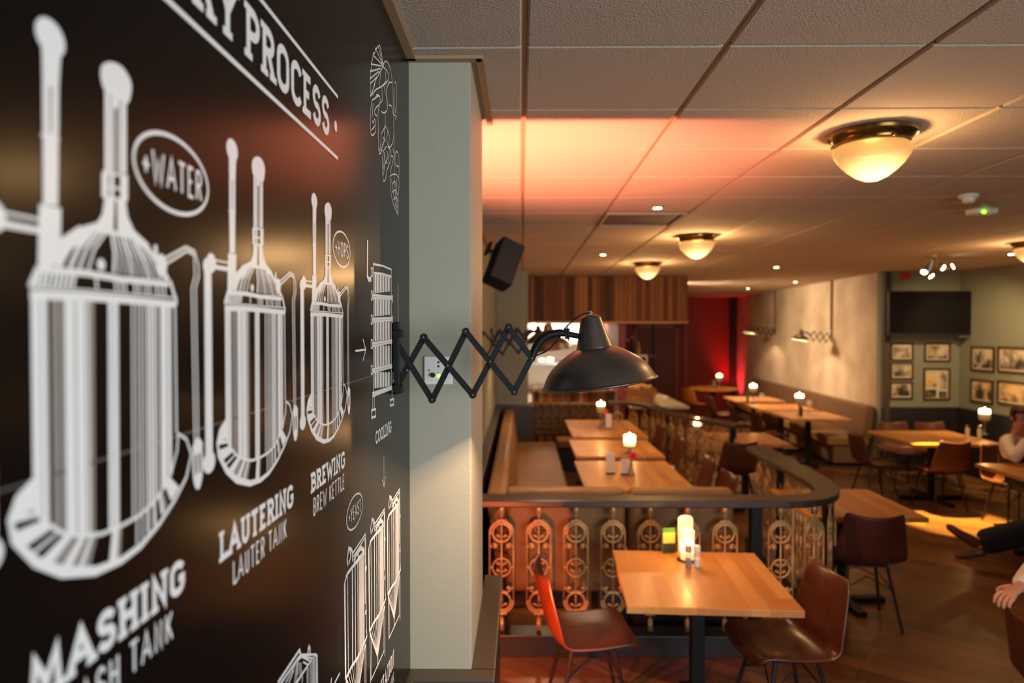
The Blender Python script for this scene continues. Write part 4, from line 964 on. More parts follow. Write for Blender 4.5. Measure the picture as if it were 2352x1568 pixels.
tufted(.11, .72, 10.38, .47, .965, tb_, M['tuft'], 5, 3); tufted(.735, 1.29, 10.38, .47, .965, tb_, M['tuft'], 4, 3)
# banquette along the plaster wall
t = thing('banquette', 'brown upholstered banquette along the pale plaster wall', 'bench', (XB, YA, 0), -PA)
MB().box((-.36,3.2,.19), (.50,5.9,.26)).build('base', M['benchdk'], t, bevel=.01); MB().box((-.32,3.2,.03), (.40,5.8,.06)).build('kick_plinth', M['black'], t)
MB().box((-.40,3.2,.39), (.62,5.96,.14)).build('seat', M['bench'], t, bevel=.03, seg=4, smooth=True)
for y in (1.2,3.2,5.2): MB().box((-.095,y,.68), (.13,1.97,.50), RY(math.radians(4),3,'Y')).build('backrest', M['benchdk'], t, bevel=.035, seg=4, smooth=True)

# ================================================================== THINGS ON TABLES
def candle_stand(x, y, z, label, h=.20, r=.038, power=1.2, wax=.10, group='burning candles'):
    """tall candle glass: footed holder with a short glowing pillar candle in its cup"""
    t = thing('candle_holder', label, 'candle', (x,y,z), 0, group)
    MB().lathe([(.0,0),(.042,0),(.042,.008),(.014,.022),(.013,h*.45),(.022,h*.62),(r+.008,h*.72),(r+.010,h),(r+.008,h),(r+.004,h*.74),(0,h*.70)], 20).build('glass_holder', M['smoke'], t, smooth='all')
    MB().lathe([(0,h*.72),(r,h*.72),(r,h*.72+wax*.45),(0,h*.72+wax*.45)], 18).build('candle', M['candle'], t, smooth=True)
    MB().lathe([(r,h*.72+wax*.45),(r*1.02,h*.72+wax*.6),(r*1.02,h*.72+wax),(r*.9,h*.72+wax*1.04),(r*.6,h*.72+wax*.96),(0,h*.72+wax*.94)], 18).build('glowing_top', M['candletop'], t, smooth=True)
    MB().lathe([(0,0),(.006,.008),(.004,.02),(0,.032)], 8, (0,0,h*.72+wax)).build('flame', M['flame'], t, smooth=True)
    lo = light('candle_light', 'POINT', (0,0,h*.72+wax+.06), power, AMBER, .02); lo.parent = t
    return t
def place(u, v, z=.76): q = onZ(u, v, z); return q.x, q.y, z
# nearest table
x, y, z = place(1578, 1286); t = thing('candle_jar', 'tall glass jar with a burning candle on the nearest table', 'candle', (x, y, z))
MB().lathe([(.0,.0),(.040,0),(.042,.006),(.042,.17),(.039,.17),(.039,.008),(0,.008)], 24).build('glass_jar', M['glass'], t, smooth='all')
MB().lathe([(.0,.009),(.036,.009),(.036,.050),(.0,.050)], 20).build('candle', M['candle'], t, smooth=True)
MB().lathe([(.036,.050),(.036,.105),(.030,.108),(.0,.100)], 20).build('glowing_top', M['candletop'], t, smooth=True)
MB().lathe([(0,0),(.006,.008),(.004,.02),(0,.03)], 8, (0,0,.104)).build('flame', M['flame'], t, smooth=True)
MB().lathe([(.055,0),(.058,.003),(0,.004)], 24, (0,0,0)).build('saucer', M['blackmetal'], t)
lo = light('candle_light', 'POINT', (0,-.01,.21), 1.6, AMBER, .02); lo.parent = t
x, y, z = place(1578, 1276); t = thing('menu_card', 'white arched menu card standing behind the candle on the nearest table', 'menu', (x, y+.045, z)); a = MB()
ol = [(-.043,0),(.043,0),(.043,.205)] + [(.043*math.cos(a_), .205+.022*math.sin(a_)) for a_ in (.5,1.0,1.57,2.14,2.64)] + [(-.043,.205)]
f = a.prism(ol, -.002, .002); bmesh.ops.rotate(f.bm, verts=f.bm.verts, cent=(0,0,0), matrix=Matrix.Rotation(PI/2, 3, 'X')); o = a.build('card', M['card'], t)
pm = MB()
for k, (xx, w, hh) in enumerate(((-.026,.008,.03),(-.012,.010,.024),(.004,.006,.034),(.018,.012,.026))): pm.box((xx,-.003,.165+hh/2), (w,.001,hh))
pm.box((0,-.003,.158), (.07,.001,.003)); pm.build('print', mat('pink grey print', (.42,.25,.22), .7), o)
x, y, z = place(1536, 1270); t = thing('drink_card', 'folded green and yellow drinks card on the nearest table', 'card', (x, y, z), math.radians(8))
MB().box((0,0,.075), (.074,.006,.15)).build('card', M['greencard'], t); MB().box((0,-.0035,.092), (.072,.001,.062)).build('yellow_panel', M['yellowcard'], t); MB().box((0,-.0035,.03), (.072,.001,.055)).build('dark_panel', M['pepper'], t)
for u, v, nm, lb, mm in ((1581,1302,'pepper_shaker','pepper shaker with a brown lid beside the candle on the nearest table','pepper'),(1601,1302,'salt_shaker','salt shaker with a pale lid, right of the candle on the nearest table','salt')):
    x, y, z = place(u, v); t = thing(nm, lb, 'shaker', (x, y, z), 0)
    MB().lathe([(0,0),(.017,0),(.018,.004),(.018,.075),(.015,.085),(0,.085)], 16).build('glass_body', M['glass'], t, smooth='all')
    MB().lathe([(0,.003),(.0155,.003),(.0155,.048),(0,.048)], 14).build('contents', M[mm], t, smooth=True)
    MB().lathe([(.017,.083),(.019,.088),(.020,.112),(.016,.120),(0,.121)], 16).build('lid', M['cork'] if mm == 'pepper' else M['card'], t, smooth=True)
# booth tables
def menu_stand(u, v, lb, h=.19):
    x, y, z = place(u, v); t = thing('menu_stand', lb, 'menu', (x, y, z), random.uniform(-.1,.1), 'small menus on the booth tables')
    MB().box((0,0,h/2+.006), (.075,.012,h)).build('card', M['card'], t, bevel=.003); MB().box((0,0,.006), (.085,.05,.012)).build('base', M['blackmetal'], t, bevel=.003)
    p_ = MB()
    for k in range(5): p_.box((0,-.0065,.05+k*.028), (.05-.008*(k % 2),.001,.006))
    p_.build('print', bpy.data.materials['pink grey print'], t)
def flower_vase(u, v, lb, s=1):
    x, y, z = place(u, v); t = thing('flower_vase', lb, 'vase', (x, y, z), 0, 'little vases with red gerberas')
    MB().lathe([(0,0),(.030,0),(.032,.01),(.018,.07),(.014,.12),(.018,.125)], 14).build('vase', M['smoke'], t, smooth='all')
    MB().tube([(0,0,.01),(0,0,.11),(.01*s,-.005,.17)], .003, 6).build('stem', M['stem'], t)
    b = MB(); c = Vector((.012*s,-.01,.18))
    for k in range(12):
        a_ = k*2*PI/12; d = Vector((math.cos(a_), -.25, math.sin(a_))); b.ball(c + d*.026, .016, 6, (1,.35,.55), RY(-a_,3,'Y'))
    b.build('petals', M['redpetal'], t, smooth='all'); MB().ball(c + Vector((0,-.008,0)), .011, 8).build('flower_centre', M['pepper'], t)
menu_stand(1402, 1088, 'white menu stand on the near booth table, left of the red flower')
menu_stand(1436, 1090, 'second menu stand on the near booth table, just left of the vase', .14)
flower_vase(1450, 1092, 'small vase with a red gerbera on the near booth table')
x, y, z = place(1446, 1042); candle_stand(x, y, z, 'thick glowing candle on the middle booth table', .09, .060, 2.6, .13)
x, y, z = place(1380, 982); candle_stand(x, y, z, 'glowing candle on the far booth table, before a red flower', .30, .052, 2.6, .12)
flower_vase(1388, 975, 'small vase with a red gerbera behind the candle on the far booth table')
menu_stand(1398, 984, 'white menu stand right of the candle on the far booth table')
x, y, z = place(1621, 1006); candle_stand(x-.08, y+.1, z, 'glowing candle on the table in the gap between the railings', .14, .040, 2.2, .10)
# wall tables
for u, v, lb, pw in ((1836,952,'glowing candle on the nearest table along the plaster wall',3),(1730,923,'glowing candle on the third table along the plaster wall',3),(1652,893,'glowing candle on the round table by the red wall',3),(2261,998,'glowing candle at the right end of the yellow-lit table',4)):
    x, y, z = place(u, v); candle_stand(x, y, z, lb, .27, .060, pw, .12)
def wine_glass(u, v, lb, z=.76, s=1.0, grp='stemmed glasses'):
    x, y, z = place(u, v, z); t = thing('wine_glass', lb, 'glass', (x, y, z), 0, grp)
    MB().lathe([(0,0),(.035*s,0),(.035*s,.003),(.005,.01),(.004,.08*s),(.02*s,.10*s),(.040*s,.14*s),(.040*s,.17*s),(.034*s,.21*s)], 16).build('bowl_and_stem', M['glass'], t, smooth='all')
wine_glass(1858, 950, 'wine glass right of the candle on the nearest plaster wall table')
wine_glass(1750, 930, 'wine glass right of the candle on the third plaster wall table')
def shakers(u, v, lb, m_):
    x, y, z = place(u, v); t = thing('shaker', lb, 'shaker', (x, y, z), 0, 'shakers on the far tables')
    MB().lathe([(0,0),(.022,0),(.024,.10),(.018,.12),(0,.12)], 12).build('body', M[m_], t, smooth=True); MB().lathe([(.02,.118),(.022,.15),(0,.155)], 12).build('lid', M['steel'], t, smooth=True)
shakers(1840, 955, 'dark pepper mill before the candle on the nearest plaster wall table', 'pepper'); shakers(1717, 922, 'dark pepper mill left of the candle on the third plaster wall table', 'pepper')
shakers(2222, 1004, 'pale shaker left of the candle on the yellow-lit table', 'card'); shakers(2250, 1006, 'second pale shaker, touching the candle on the yellow-lit table', 'card')
x, y, z = place(1640, 893); t = thing('bottle', 'pale small bottle beside the candle on the round table', 'bottle', (x, y, z)); MB().lathe([(0,0),(.05,0),(.05,.12),(.02,.18),(.02,.22),(0,.22)], 14).build('body', M['smoke'], t, smooth=True)

# ================================================================== BAR AND KITCHEN PASS
CY = 10.85; cx1 = onY(1580, 690, CY).x; cx0 = .10; cz = onY(1400, 738, CY).z
t = thing('bar_canopy', 'walnut clad canopy hanging over the kitchen pass and bar', 'canopy', (0,0,0))
MB().box(((cx0+cx1)/2, CY+.75, (cz+CEIL)/2), (cx1-cx0, 1.5, CEIL-cz-.02)).build('cladding', M['slat'], t)
MB().box(((cx0+cx1)/2, CY+.75, cz-.012), (cx1-cx0+.02, 1.52, .025)).build('bottom_edge', mat('wood edge with painted glow', (.62,.34,.14), .5), t, bevel=.004)  # lighter colour paints in the orange light along the canopy's lower edge
t = thing('pass_counter', 'walnut slatted counter front below the kitchen pass', 'counter', (0,0,0))
MB().box((.82, CY+.06, .54), (1.30, .16, 1.08)).build('slatted_front', M['slat'], t); MB().box((.82, CY+.06, 1.095), (1.36, .22, .03)).build('worktop', M['slat'], t, bevel=.004)
t = thing('bar_counter', 'pale stone topped bar counter behind the far booth railing', 'counter', (0,0,0))
MB().box((2.14, 12.0, .43), (.86, 2.6, .86)).build('body', M['slat'], t); MB().box((2.13, 11.93, .88), (.90, 2.78, .04)).build('worktop', M['marble'], t, bevel=.006)
for k in range(11):
    xx = .25 + .115*k + random.uniform(-.03,.03); tt = thing('tumbler', 'clear tumbler in the row along the kitchen pass counter', 'glass', (xx, CY+.04, 1.11), 0, 'tumblers on the pass counter')
    MB().lathe([(0,0),(.026,0),(.030,.085),(.027,.085),(.024,.006),(0,.006)], 12).build('glass_body', M['glass'], tt, smooth='all')
# basket of bread
q = onZ(1472, 925, .9); t = thing('bread_basket', 'woven basket heaped with bread on the bar counter', 'basket', (1.90, 11.0, .90))
MB().lathe([(0,0),(.20,0),(.25,.20),(.26,.23),(.24,.23),(.22,.02),(0,.02)], 24).build('basket', M['basket'], t, smooth=True)
for k in range(7):
    a_ = k*2*PI/6; tt = tag(MB().ball((0,0,0), .055, 12, (1.5,.85,.75)).build('bread_roll', M['bread'], None, smooth='all'), 'crusty bread roll heaped in the basket on the bar', 'bread', 'bread in the basket')
    r_ = .155 if k < 6 else 0; tt.location = (1.90+r_*math.cos(a_), 11.0+r_*math.sin(a_), 1.155 + (.02 if k == 6 else 0)); tt.rotation_euler = (.1, .1, a_+PI/2)
for k, (x, y) in enumerate(((2.28,11.0),(2.36,11.25),(2.30,11.45))):
    tt = thing('cup', 'white cup standing right of the bread basket on the bar', 'cup', (x, y, .90), 0, 'white cups on the bar'); MB().lathe([(0,0),(.03,0),(.045,.09),(.041,.09),(.027,.008),(0,.008)], 16).build('body', M['whiteplastic'], tt, smooth='all')
# gantry with bottles
t = thing('bottle_gantry', 'bar shelf on thin dark posts holding bottles under the canopy', 'shelf', (0,0,0)); GY = 12.55; gz = onY(1440, 815, GY).z
for x in (onY(1421,760,GY).x, onY(1500,760,GY).x): MB().box((x, GY, (cz+.9)/2), (.04,.04,cz-.92)).build('post', M['blackmetal'], t)
MB().box((onY(1455,760,GY).x, GY, gz-.015), (.80,.22,.03)).build('shelf_board', M['slat'], t)
bt = []
for k, (u, hh, m_, lb) in enumerate(((1404,.24,'smoke','pale bottle at the left end of the bar shelf'),(1416,.34,'glass','tall clear bottle second from the left on the bar shelf'),(1428,.25,'red','red bottle on the bar shelf'),(1441,.28,'pepper','dark bottle on the bar shelf, right of the red one'),(1453,.33,'pepper','tall dark bottle on the bar shelf'),(1466,.22,'cork','short amber bottle at the right end of the bar shelf'))):
    tt = thing('bottle', lb, 'bottle', (onY(u,800,GY).x, GY, gz), 0, 'bottles on the bar shelf')
    MB().lathe([(0,0),(.04,0),(.042,.01),(.042,hh*.6),(.016,hh*.78),(.015,hh*.95),(.018,hh),(0,hh)], 14).build('body', M[m_], tt, smooth=True); MB().lathe([(.017,hh*.94),(.018,hh+.01),(0,hh+.012)], 10).build('cap', M['card'], tt)
q = onY(1470, 822, 12.2); t = thing('till_screen', 'small pale framed till screen on the bar', 'screen', (q.x, 12.2, .90))
MB().box((0,0,.60), (.26,.03,.26)).build('frame', M['whiteplastic'], t, bevel=.006); MB().box((0,-.016,.60), (.20,.004,.18)).build('display', M['screen'], t); MB().box((0,.01,.24), (.05,.04,.48)).build('stand', M['whiteplastic'], t)
# kitchen fittings
t = thing('kitchen_rack', 'stainless rack on the bright kitchen wall', 'rack', (0,0,0))
for z_ in (1.42,1.82): MB().box((.72, 13.35, z_), (1.3,.34,.03)).build('shelf_board', M['steel'], t)
for x in (.12,1.32): MB().box((x, 13.46, 1.5), (.03,.03,1.0)).build('upright', M['steel'], t)
for k in range(7):
    xx = .22 + k*.17; tt = thing('plate_stack', 'white stack of dishes on the kitchen rack', 'dishes', (xx, 13.33, 1.436), 0, 'dishes on the kitchen rack')
    MB().lathe([(0,0),(.05,0),(.072,.02),(.072,.05+.02*(k % 3)),(.06,.06+.02*(k % 3)),(0,.055+.02*(k % 3))], 16).build('dishes', M['whiteplastic'] if k % 3 else M['steel'], tt, smooth=True)
t = thing('kitchen_worktop', 'pale kitchen worktop below the rack', 'worktop', (0,0,0)); MB().box((.72,13.2,.95), (1.5,.6,.05)).build('worktop', M['steel'], t); MB().box((.72,13.2,.46), (1.46,.56,.92)).build('cabinet', M['whiteplastic'], t)
t = thing('strip_light', 'bright upright tube light at the left of the kitchen pass', 'light', (onY(1225,746,13).x, 13.0, onY(1225,760,13).z))
MB().lathe([(0,0),(.035,0),(.035,.20),(0,.20)], 12).build('tube', glow('tube light', (1,.95,.85), 7), t); MB().box((0,.3,.10), (.06,.52,.05)).build('arm', M['steel'], t)
light('kitchen_light', 'AREA', (.8, 12.3, 2.5), 150, (1.0,.86,.66), 1.2, (.8,13.2,1.2), size_y=.6)
light('bar_light', 'SPOT', (1.95, 11.4, cz-.06), 26, (1.0,.62,.26), .05, (1.95,11.3,.9), math.radians(120), .6)
light('pass_light', 'SPOT', (.85, 10.45, cz-.05), 40, (1.0,.60,.25), .05, (.75,10.9,1.0), math.radians(110), .6)

# ================================================================== FAR END: DOOR, RED LIGHT
DY = Y1-.01; a, b = onY(1463, 750, DY), onY(1548, 905, DY); zt_ = onY(1500, 753, DY).z
dm = mat('dark red door', (.12,.018,.014), .5); fm = mat('door frame', (.26,.06,.045), .45)
o = struct(MB().box(((a.x+b.x)/2, DY-.03, zt_/2), (b.x-a.x, .05, zt_)).build('door_1', dm, None, bevel=.006))
MB().tube([(b.x-.10,DY-.08,1.05),(b.x-.22,DY-.09,1.05)], .014, 8).build('door_handle', M['steel'], o)
f = MB()
for x in (a.x-.05, b.x+.05, b.x+.28): f.box((x, DY-.03, zt_/2+.03), (.08,.08,zt_+.06))
f.box(((a.x+b.x)/2, DY-.03, zt_+.04), (b.x-a.x+.18,.08,.08)); struct(f.build('trim_4', fm))
xx = onY(1683, 760, Y1-.15); t = thing('floor_spot', 'red effect spot standing in the far corner', 'effect lamp', (5.42, 17.75, 0)); MB().lathe([(0,0),(.09,0),(.09,.14),(.06,.14),(.06,.1),(0,.1)], 16).build('housing', M['blackmetal'], t, smooth=True)
MB().cyl((0,0,.101), .055, .006, 14).build('lens', glow('red lens', (1,.02,.04), 12), t)
light('red_corner', 'SPOT', (5.42, 17.75, .2), 95, (1.0, .025, .04), .06, (5.70, 18.1, 1.7), math.radians(80), .8)
struct(MB().box((onY(1683,760,Y1-.06).x, Y1-.06, CEIL/2), (.16,.10,CEIL)).build('trim_5', M['black']))
light('added_wall_wash', 'SPOT', (2.7, 12.6, CEIL-.12), 330, (1.0,.70,.42), .2, (5.6, 12.8, 1.2), math.radians(125), 1.0)  # unseen spot added to brighten the plaster wall evenly, without a fitting

# ================================================================== PICTURE ALCOVE
c0, c1_ = onY(2037, 668, YA-.25), onY(2238, 770, YA-.25)
t = thing('television', 'large dark television hung over the pictures in the alcove', 'television', ((c0.x+c1_.x)/2, YA-.25, (c0.z+c1_.z)/2), math.radians(2)); w, h_ = c1_.x-c0.x, c0.z-c1_.z
MB().box((0,0,0), (w,.05,h_)).build('bezel', M['black'], t, bevel=.006); MB().box((0,-.026,.008), (w-.03,.004,h_-.045)).build('screen', M['screen'], t)
MB().box((w*.40,-.02,-h_/2-.018), (w*.16,.03,.022)).build('sound_sensor', M['steel'], t, bevel=.004); br = MB(); br.box((0,.12,0), (.3,.2,.06)); br.box((0,.21,0), (.4,.02,.35)); br.build('wall_bracket', M['blackmetal'], t)
def photo_mat(k, warm):
    m = bpy.data.materials.new('old photograph'); m.use_nodes = True; nt = m.node_tree; N = nt.nodes.new; L = nt.links.new
    tc = N('ShaderNodeTexCoord'); mp = N('ShaderNodeMapping'); mp.inputs['Location'].default_value = (k*3.7, k*1.3, k*2.1); L(tc.outputs['Object'], mp.inputs[0])
    n = N('ShaderNodeTexNoise'); n.inputs['Scale'].default_value = 7; n.inputs['Detail'].default_value = 5; L(mp.outputs[0], n.inputs['Vector'])
    g = N('ShaderNodeSeparateXYZ'); L(tc.outputs['Object'], g.inputs[0]); ad = N('ShaderNodeMath'); ad.operation = 'MULTIPLY_ADD'; ad.inputs[1].default_value = .9; L(g.outputs['Z'], ad.inputs[0]); L(n.outputs['Fac'], ad.inputs[2])
    r = N('ShaderNodeValToRGB'); e = r.color_ramp.elements; e[0].position = .38; e[0].color = (.04,.03,.022,1); e[1].position = .62; e[1].color = (.58,.50,.40,1) if not warm else (.70,.50,.28,1); L(ad.outputs[0], r.inputs['Fac'])
    L(r.outputs['Color'], nt.nodes['Principled BSDF'].inputs['Base Color']); nt.nodes['Principled BSDF'].inputs['Roughness'].default_value = .35
    return m
def picture(c, w, h_, rz, lb, k, warm=False, split=False):
    t = thing('framed_photograph', lb, 'picture', c, rz, 'framed old photographs'); f = MB(); b_ = .024
    for s in (-1,1): f.box((s*(w/2-b_/2),-.014,0), (b_,.028,h_)); f.box((0,-.014,s*(h_/2-b_/2)), (w-2*b_,.028,b_))
    f.build('frame', M['frame'], t, bevel=.003); MB().box((0,-.004,0), (w-.03,.006,h_-.03)).build('mount', M['passe'], t)
    if split:
        for j, (x, z_, ww, hh) in enumerate(((-.20,.10,.44,.40),(-.20,-.30,.44,.28),(.25,.12,.30,.62),(.25,-.33,.32,.22),(-.2,.38,.4,.12))): MB().box((x*w,-.008,z_*h_), (ww*w*.9,.003,hh*h_*.9)).build('photograph', photo_mat(k+j*5, j == 0), t)
    else: MB().box((0,-.008,0), (w-.085,.003,h_-.085)).build('photograph', photo_mat(k, warm), t)
for k, (u0, v0, u1, v1, lb) in enumerate(((2045,787,2096,828,'framed photograph at the top left below the television'),(2122,787,2181,830,'framed photograph at the top, second column below the television'),(2044,832,2096,871,'framed photograph in the middle of the left column of three'),(2120,845,2180,918,'tall frame holding several small photographs, right of the left column'),(2043,876,2095,916,'framed photograph at the bottom of the left column of three'))):
    a, b = onY(u0, v0, YA), onY(u1, v1, YA); picture(((a.x+b.x)/2, YA-.001, (a.z+b.z)/2), b.x-a.x, a.z-b.z, 0, lb, k, split=(k == 3))
for k, (u0, v0, u1, v1, lb) in enumerate(((2233,795,2286,855,'upper framed photograph on the side wall, nearer the corner'),(2295,796,2364,860,'upper framed photograph on the side wall at the picture edge'),(2232,870,2283,930,'lower framed photograph on the side wall, above the candle'),(2294,874,2362,938,'lower framed photograph on the side wall behind the man\'s head'))):
    a, b = onX(u0, v0, XR), onX(u1, v1, XR); a2 = onX(u1, v0, XR); picture((XR-.001, (a.y+b.y)/2, (a.z+b.z)/2 + (a2.z-a.z)*.25), abs(a.y-b.y), (a.z-b.z), PI/2*-1, lb, k+20, warm=(k > 1))
tag(MB().box((onY(2078,634,YA).x, YA-.02, onY(2078,634,YA).z), (.12,.04,.10)).build('fire_alarm', M['red'], None, bevel=.006), 'small red alarm box above the television', 'alarm')
light('alcove_light', 'SPOT', (5.3, 8.2, CEIL-.05), 95, (1.0,.66,.30), .05, (6.2, 9.9, 1.0), math.radians(95), .7)

# ================================================================== PEOPLE
def skin_mesh(name, chains, m, parent, root=0, sub=2):
    """chains: lists of (point, rx, ry); equal points are shared so limbs grow out of one surface"""
    idx, vs, rs, es = {}, [], [], []
    def vid(p, r):
        k = (round(p[0],4), round(p[1],4), round(p[2],4))
        if k not in idx: idx[k] = len(vs); vs.append(k); rs.append(r)
        return idx[k]
    for ch in chains:
        ids = [vid(p, r if isinstance(r, tuple) else (r, r)) for p, r in ch]
        for a, b in zip(ids, ids[1:]):
            if a != b and (a, b) not in es: es.append((a, b))
    me = bpy.data.meshes.new(name); me.from_pydata(vs, es, []); o = bpy.data.objects.new(name, me); COL.objects.link(o)
    md = o.modifiers.new('skin', 'SKIN'); md.use_smooth_shade = True; md.branch_smoothing = .6
    for i, r in enumerate(rs):
        sv = me.skin_vertices[0].data[i]; sv.radius = r; sv.use_root = (i == root)
    s = o.modifiers.new('sub', 'SUBSURF'); s.levels = sub; s.render_levels = sub
    dg = bpy.context.evaluated_depsgraph_get(); ev = o.evaluated_get(dg); nm = bpy.data.meshes.new_from_object(ev)
    o.modifiers.clear(); o.data = nm; nm.materials.clear(); nm.materials.append(m)
    for p in nm.polygons: p.use_smooth = True
    o.parent = parent
    return o
def V(*a): return Vector(a)
def hand_chains(wrist, palm_dir, across, curl, s=1.0):
    """palm from the wrist, four fingers of unequal length and a side thumb; curl bends the fingers towards this direction"""
    d = palm_dir.normalized(); a = (across - d*across.dot(d)).normalized(); c = (curl - d*curl.dot(d)).normalized()
    palm = wrist + d*.055*s; ch = [[(wrist, (.027*s,.021*s)), (palm, (.040*s,.018*s))]]
    for k, (off, ln) in enumerate(((.030,.072),(.010,.080),(-.010,.075),(-.029,.058))):
        b = palm + d*.035*s + a*off*s; p1 = b + (d*.8+c*.35)*ln*.45*s; p2 = p1 + (d*.45+c*.75)*ln*.33*s; p3 = p2 + (d*.1+c*.9)*ln*.25*s
        ch.append([(palm, (.040*s,.018*s)), (b, .0105*s), (p1, .0095*s), (p2, .0088*s), (p3, .0072*s)])
    t0 = wrist + d*.030*s + a*.036*s + c*.006*s; t1 = t0 + (d*.5+a*.5+c*.2)*.038*s; t2 = t1 + (d*.85+a*.1+c*.35)*.030*s
    ch.append([(wrist, (.027*s,.021*s)), (t0, .0135*s), (t1, .0115*s), (t2, .0085*s)])
    return ch
def human(name, label, J, face, shirt, vest=None, trousers=None, hair=True, glasses=False, hands=None):
    pel, spn, chs, nk, hd = [V(*J[k]) for k in ('pelvis','spine','chest','neck','head')]
    t = thing(name, label, 'person', (pel.x, pel.y, 0)); off = V(pel.x, pel.y, 0)
    def q(p): return V(*p) - off
    f = V(*face).normalized(); side = f.cross(V(0,0,1)).normalized(); up = side.cross(f).normalized()
    H0 = hd - off
    ch = [[(q(pel),(.15,.115)),(q(spn),(.122,.09)),(q(chs),(.125,.085)),(q(nk),.056),(H0-up*.065+f*.012,(.060,.066)),(H0,(.074,.088)),(H0+up*.055-f*.008,(.068,.080))]]
    ch.append([(H0-up*.065+f*.012,(.060,.066)),(H0-up*.075+f*.060,(.034,.030))])                       # jaw and chin
    for s_ in ('L','R'):
        sh, el, wr = q(J['sh'+s_]), q(J['el'+s_]), q(J['wr'+s_])
        ch.append([(q(chs),(.125,.085)),(sh,.054),((sh+el)/2,.050),(el,.042),((el+wr)/2+V(0,0,0),.037),(wr,(.027,.021))])
        hp, kn, an = q(J['hip'+s_]), q(J['kn'+s_]), q(J['an'+s_])
        ch.append([(q(pel),(.15,.115)),(hp,.088),((hp+kn)/2,.074),(kn,.058),((kn+an)*.5,.050),(an,.036)])
        pd, ac, cu = (hands or {}).get(s_, (wr-el, V(0,1,0), V(0,0,-1))); hc = hand_chains(wr, V(*pd), V(*ac), V(*cu)); ch += hc
    body = skin_mesh('body', ch, M['skin'], t)
    MB().lathe([(.0,.0),(.013,.002),(.010,.014),(.0,.05)], 10, H0+f*.085-up*.028, (up*.9-f*.45)).build('nose', M['skin'], body, smooth='all')
    for s_ in (-1,1):
        MB().ball(H0+side*s_*.076-f*.005-up*.008, .022, 10, (.45,.75,1.2)).build('ear', M['skin'], body, smooth='all')
        MB().ball(H0+f*.074+side*s_*.031+up*.010, .0115, 10).build('eye', M['whiteplastic'], body, smooth='all')
        MB().ball(H0+f*.083+side*s_*.031+up*.010, .0055, 8).build('iris', M['black'], body)
    MB().ball(H0+f*.086-up*.058, .010, 10, (1.0,1.0,.35)).build('mouth', mat('lips', (.40,.12,.09), .5), body, smooth='all')
    if hair:
        h = MB(); bm = h.bm; bmesh.ops.create_uvsphere(bm, u_segments=20, v_segments=14, radius=1, matrix=Matrix.Translation(H0+up*.030-f*.012) @ Matrix((side, f, up)).transposed().to_4x4() @ Matrix.Diagonal((.088,.102,.095,1)))
        dl = [v for v in bm.verts if (v.co-H0).dot(up) < -.045 or ((v.co-H0).dot(f) > .045 and (v.co-H0).dot(up) < .055)]; bmesh.ops.delete(bm, geom=dl, context='VERTS')
        h.build('hair', M['hair'], t, smooth='all')
    if glasses:
        g = MB()
        for s_ in (-1,1): g.tube([H0+f*.098+side*(s_*.032+.022*math.cos(a_*PI/6))+up*(.010+.017*math.sin(a_*PI/6)) for a_ in range(12)], .0026, 5, closed=True); g.tube([H0+f*.096+side*s_*.055+up*.014, H0+side*s_*.080+up*.010], .0024, 5)
        g.tube([H0+f*.100-side*.010+up*.012, H0+f*.100+side*.010+up*.012], .0026, 5); g.build('glasses', M['black'], t)
    cs = [[(q(pel)+V(0,0,.03),(.166,.130)),(q(spn),(.158,.124)),(q(chs),(.178,.126)),(q(nk)-(q(nk)-q(chs))*.30,.078)]]
    for s_ in ('L','R'):
        sh, el, wr = q(J['sh'+s_]), q(J['el'+s_]), q(J['wr'+s_]); cs.append([(q(chs),(.178,.126)),(sh,.082),((sh+el)/2,.064),(el,.056),((el+wr)/2,.051),(wr-(wr-el).normalized()*.015,.044)])
    skin_mesh('shirt', cs, shirt, t)
    if vest: skin_mesh('waistcoat', [[(q(pel)+V(0,0,.03),(.174,.138)),(q(spn),(.162,.128)),(q(chs),(.184,.134)),(q(nk)-(q(nk)-q(chs))*.42,.088)]], vest, t)
    ts = [[(q(spn)-(q(spn)-q(pel))*.7,(.165,.13)),(q(pel),(.168,.130))]]
    for s_ in ('L','R'):
        hp, kn, an = q(J['hip'+s_]), q(J['kn'+s_]), q(J['an'+s_]); ts.append([(q(pel),(.168,.130)),(hp,.108),((hp+kn)/2,.098),(kn,.086),((kn+an)/2,.082),(an,.078)])
    skin_mesh('trousers', ts, trousers or M['trouser'], t)
    for s_ in ('L','R'):
        an, toe = q(J['an'+s_]), q(J['toe'+s_]); d = (toe-an).normalized(); dn = (V(0,0,-1)-d*V(0,0,-1).dot(d)).normalized()
        skin_mesh('shoe', [[(an-d*.05+dn*.045,(.042,.046)),(an+dn*.030+d*.02,(.052,.056)),(an+d*.11+dn*.045,(.052,.044)),(toe+dn*.045,(.044,.030))]], M['shoe'], t)
    return t
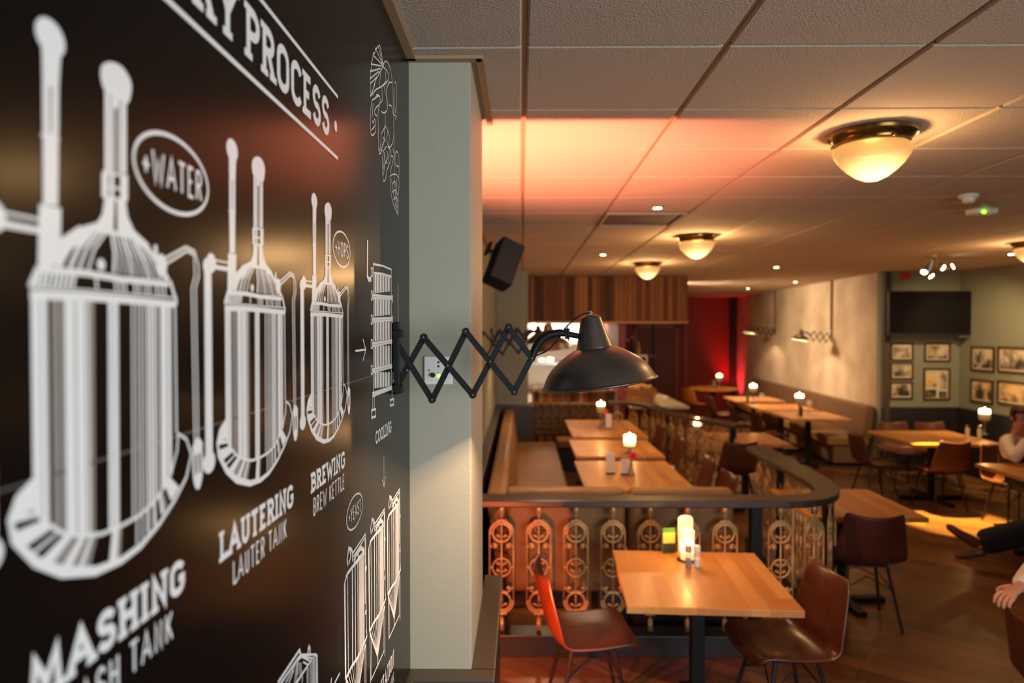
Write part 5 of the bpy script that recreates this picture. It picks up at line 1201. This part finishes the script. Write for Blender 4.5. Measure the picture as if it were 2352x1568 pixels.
# person in glasses, chin on hand, at the table cut by the right edge
pa = human('person', 'person in glasses and white shirt, chin on hand, elbow on the brown table', dict(
    pelvis=(5.21,7.30,.53), spine=(5.17,7.22,.72), chest=(5.05,7.06,.90), neck=(5.02,6.98,1.06), head=(5.00,6.93,1.20),
    shR=(4.87,6.98,.97), elR=(4.75,6.66,.825), wrR=(4.93,6.735,1.02), shL=(5.24,7.00,.98), elL=(5.36,6.74,.83), wrL=(5.16,6.56,.80),
    hipR=(5.12,7.26,.52), knR=(5.08,6.84,.51), anR=(5.08,6.80,.10), hipL=(5.31,7.26,.52), knL=(5.34,6.84,.51), anL=(5.36,6.80,.10), toeR=(5.06,6.64,.05), toeL=(5.37,6.64,.05)),
    (-.15,-1,-.10), M['shirt'], M['vest'], glasses=True, hands={'R': ((.10,.03,.16),(.7,-.5,0),(.4,.5,.3)), 'L': ((-.2,-.12,-.0),(0,.6,.4),(0,0,-1))})
# person whose crossed legs reach in from the right
human('person', 'person at the right edge of whom only crossed black trouser legs and tan shoes show', dict(
    pelvis=(5.36,5.62,.53), spine=(5.42,5.62,.74), chest=(5.46,5.62,.98), neck=(5.46,5.62,1.16), head=(5.44,5.62,1.31),
    shR=(5.44,5.80,1.06), elR=(5.30,5.86,.82), wrR=(5.06,5.84,.74), shL=(5.44,5.44,1.06), elL=(5.28,5.40,.82), wrL=(5.04,5.48,.70),
    hipR=(5.30,5.72,.52), knR=(4.74,5.88,.50), anR=(3.95,5.98,.26), hipL=(5.30,5.52,.52), knL=(4.78,5.72,.50), anL=(4.14,6.22,.11), toeR=(3.74,6.02,.41), toeL=(3.95,6.30,.055)),
    (-1,.1,-.1), M['vest'], hands={'R': ((-.2,-.05,-.05),(0,.6,.4),(0,0,-1)), 'L': ((-.2,.05,-.05),(0,-.6,.4),(0,0,-1))})
# person at the bottom right, hand over the chair back
human('person', 'person in a white sleeve at bottom right, hand on the dark chair back', dict(
    pelvis=(2.56,3.03,.53), spine=(2.60,3.02,.74), chest=(2.70,3.00,.97), neck=(2.74,3.00,1.15), head=(2.78,3.00,1.30),
    shR=(2.70,2.82,1.05), elR=(2.86,2.74,.84), wrR=(3.04,2.86,.76), shL=(2.66,3.19,1.05), elL=(2.49,3.33,.93), wrL=(2.290,3.165,.895),
    hipR=(2.60,2.93,.52), knR=(3.04,2.90,.51), anR=(3.08,2.90,.10), hipL=(2.60,3.13,.52), knL=(3.04,3.16,.51), anL=(3.10,3.17,.10), toeR=(3.24,2.89,.05), toeL=(3.26,3.18,.05)),
    (1,-.1,-.1), M['shirt'], hands={'L': ((-.9,-.35,-.25),(-.3,.9,.2),(-.3,0,-1)), 'R': ((.2,.05,-.05),(0,.6,.4),(0,0,-1))})
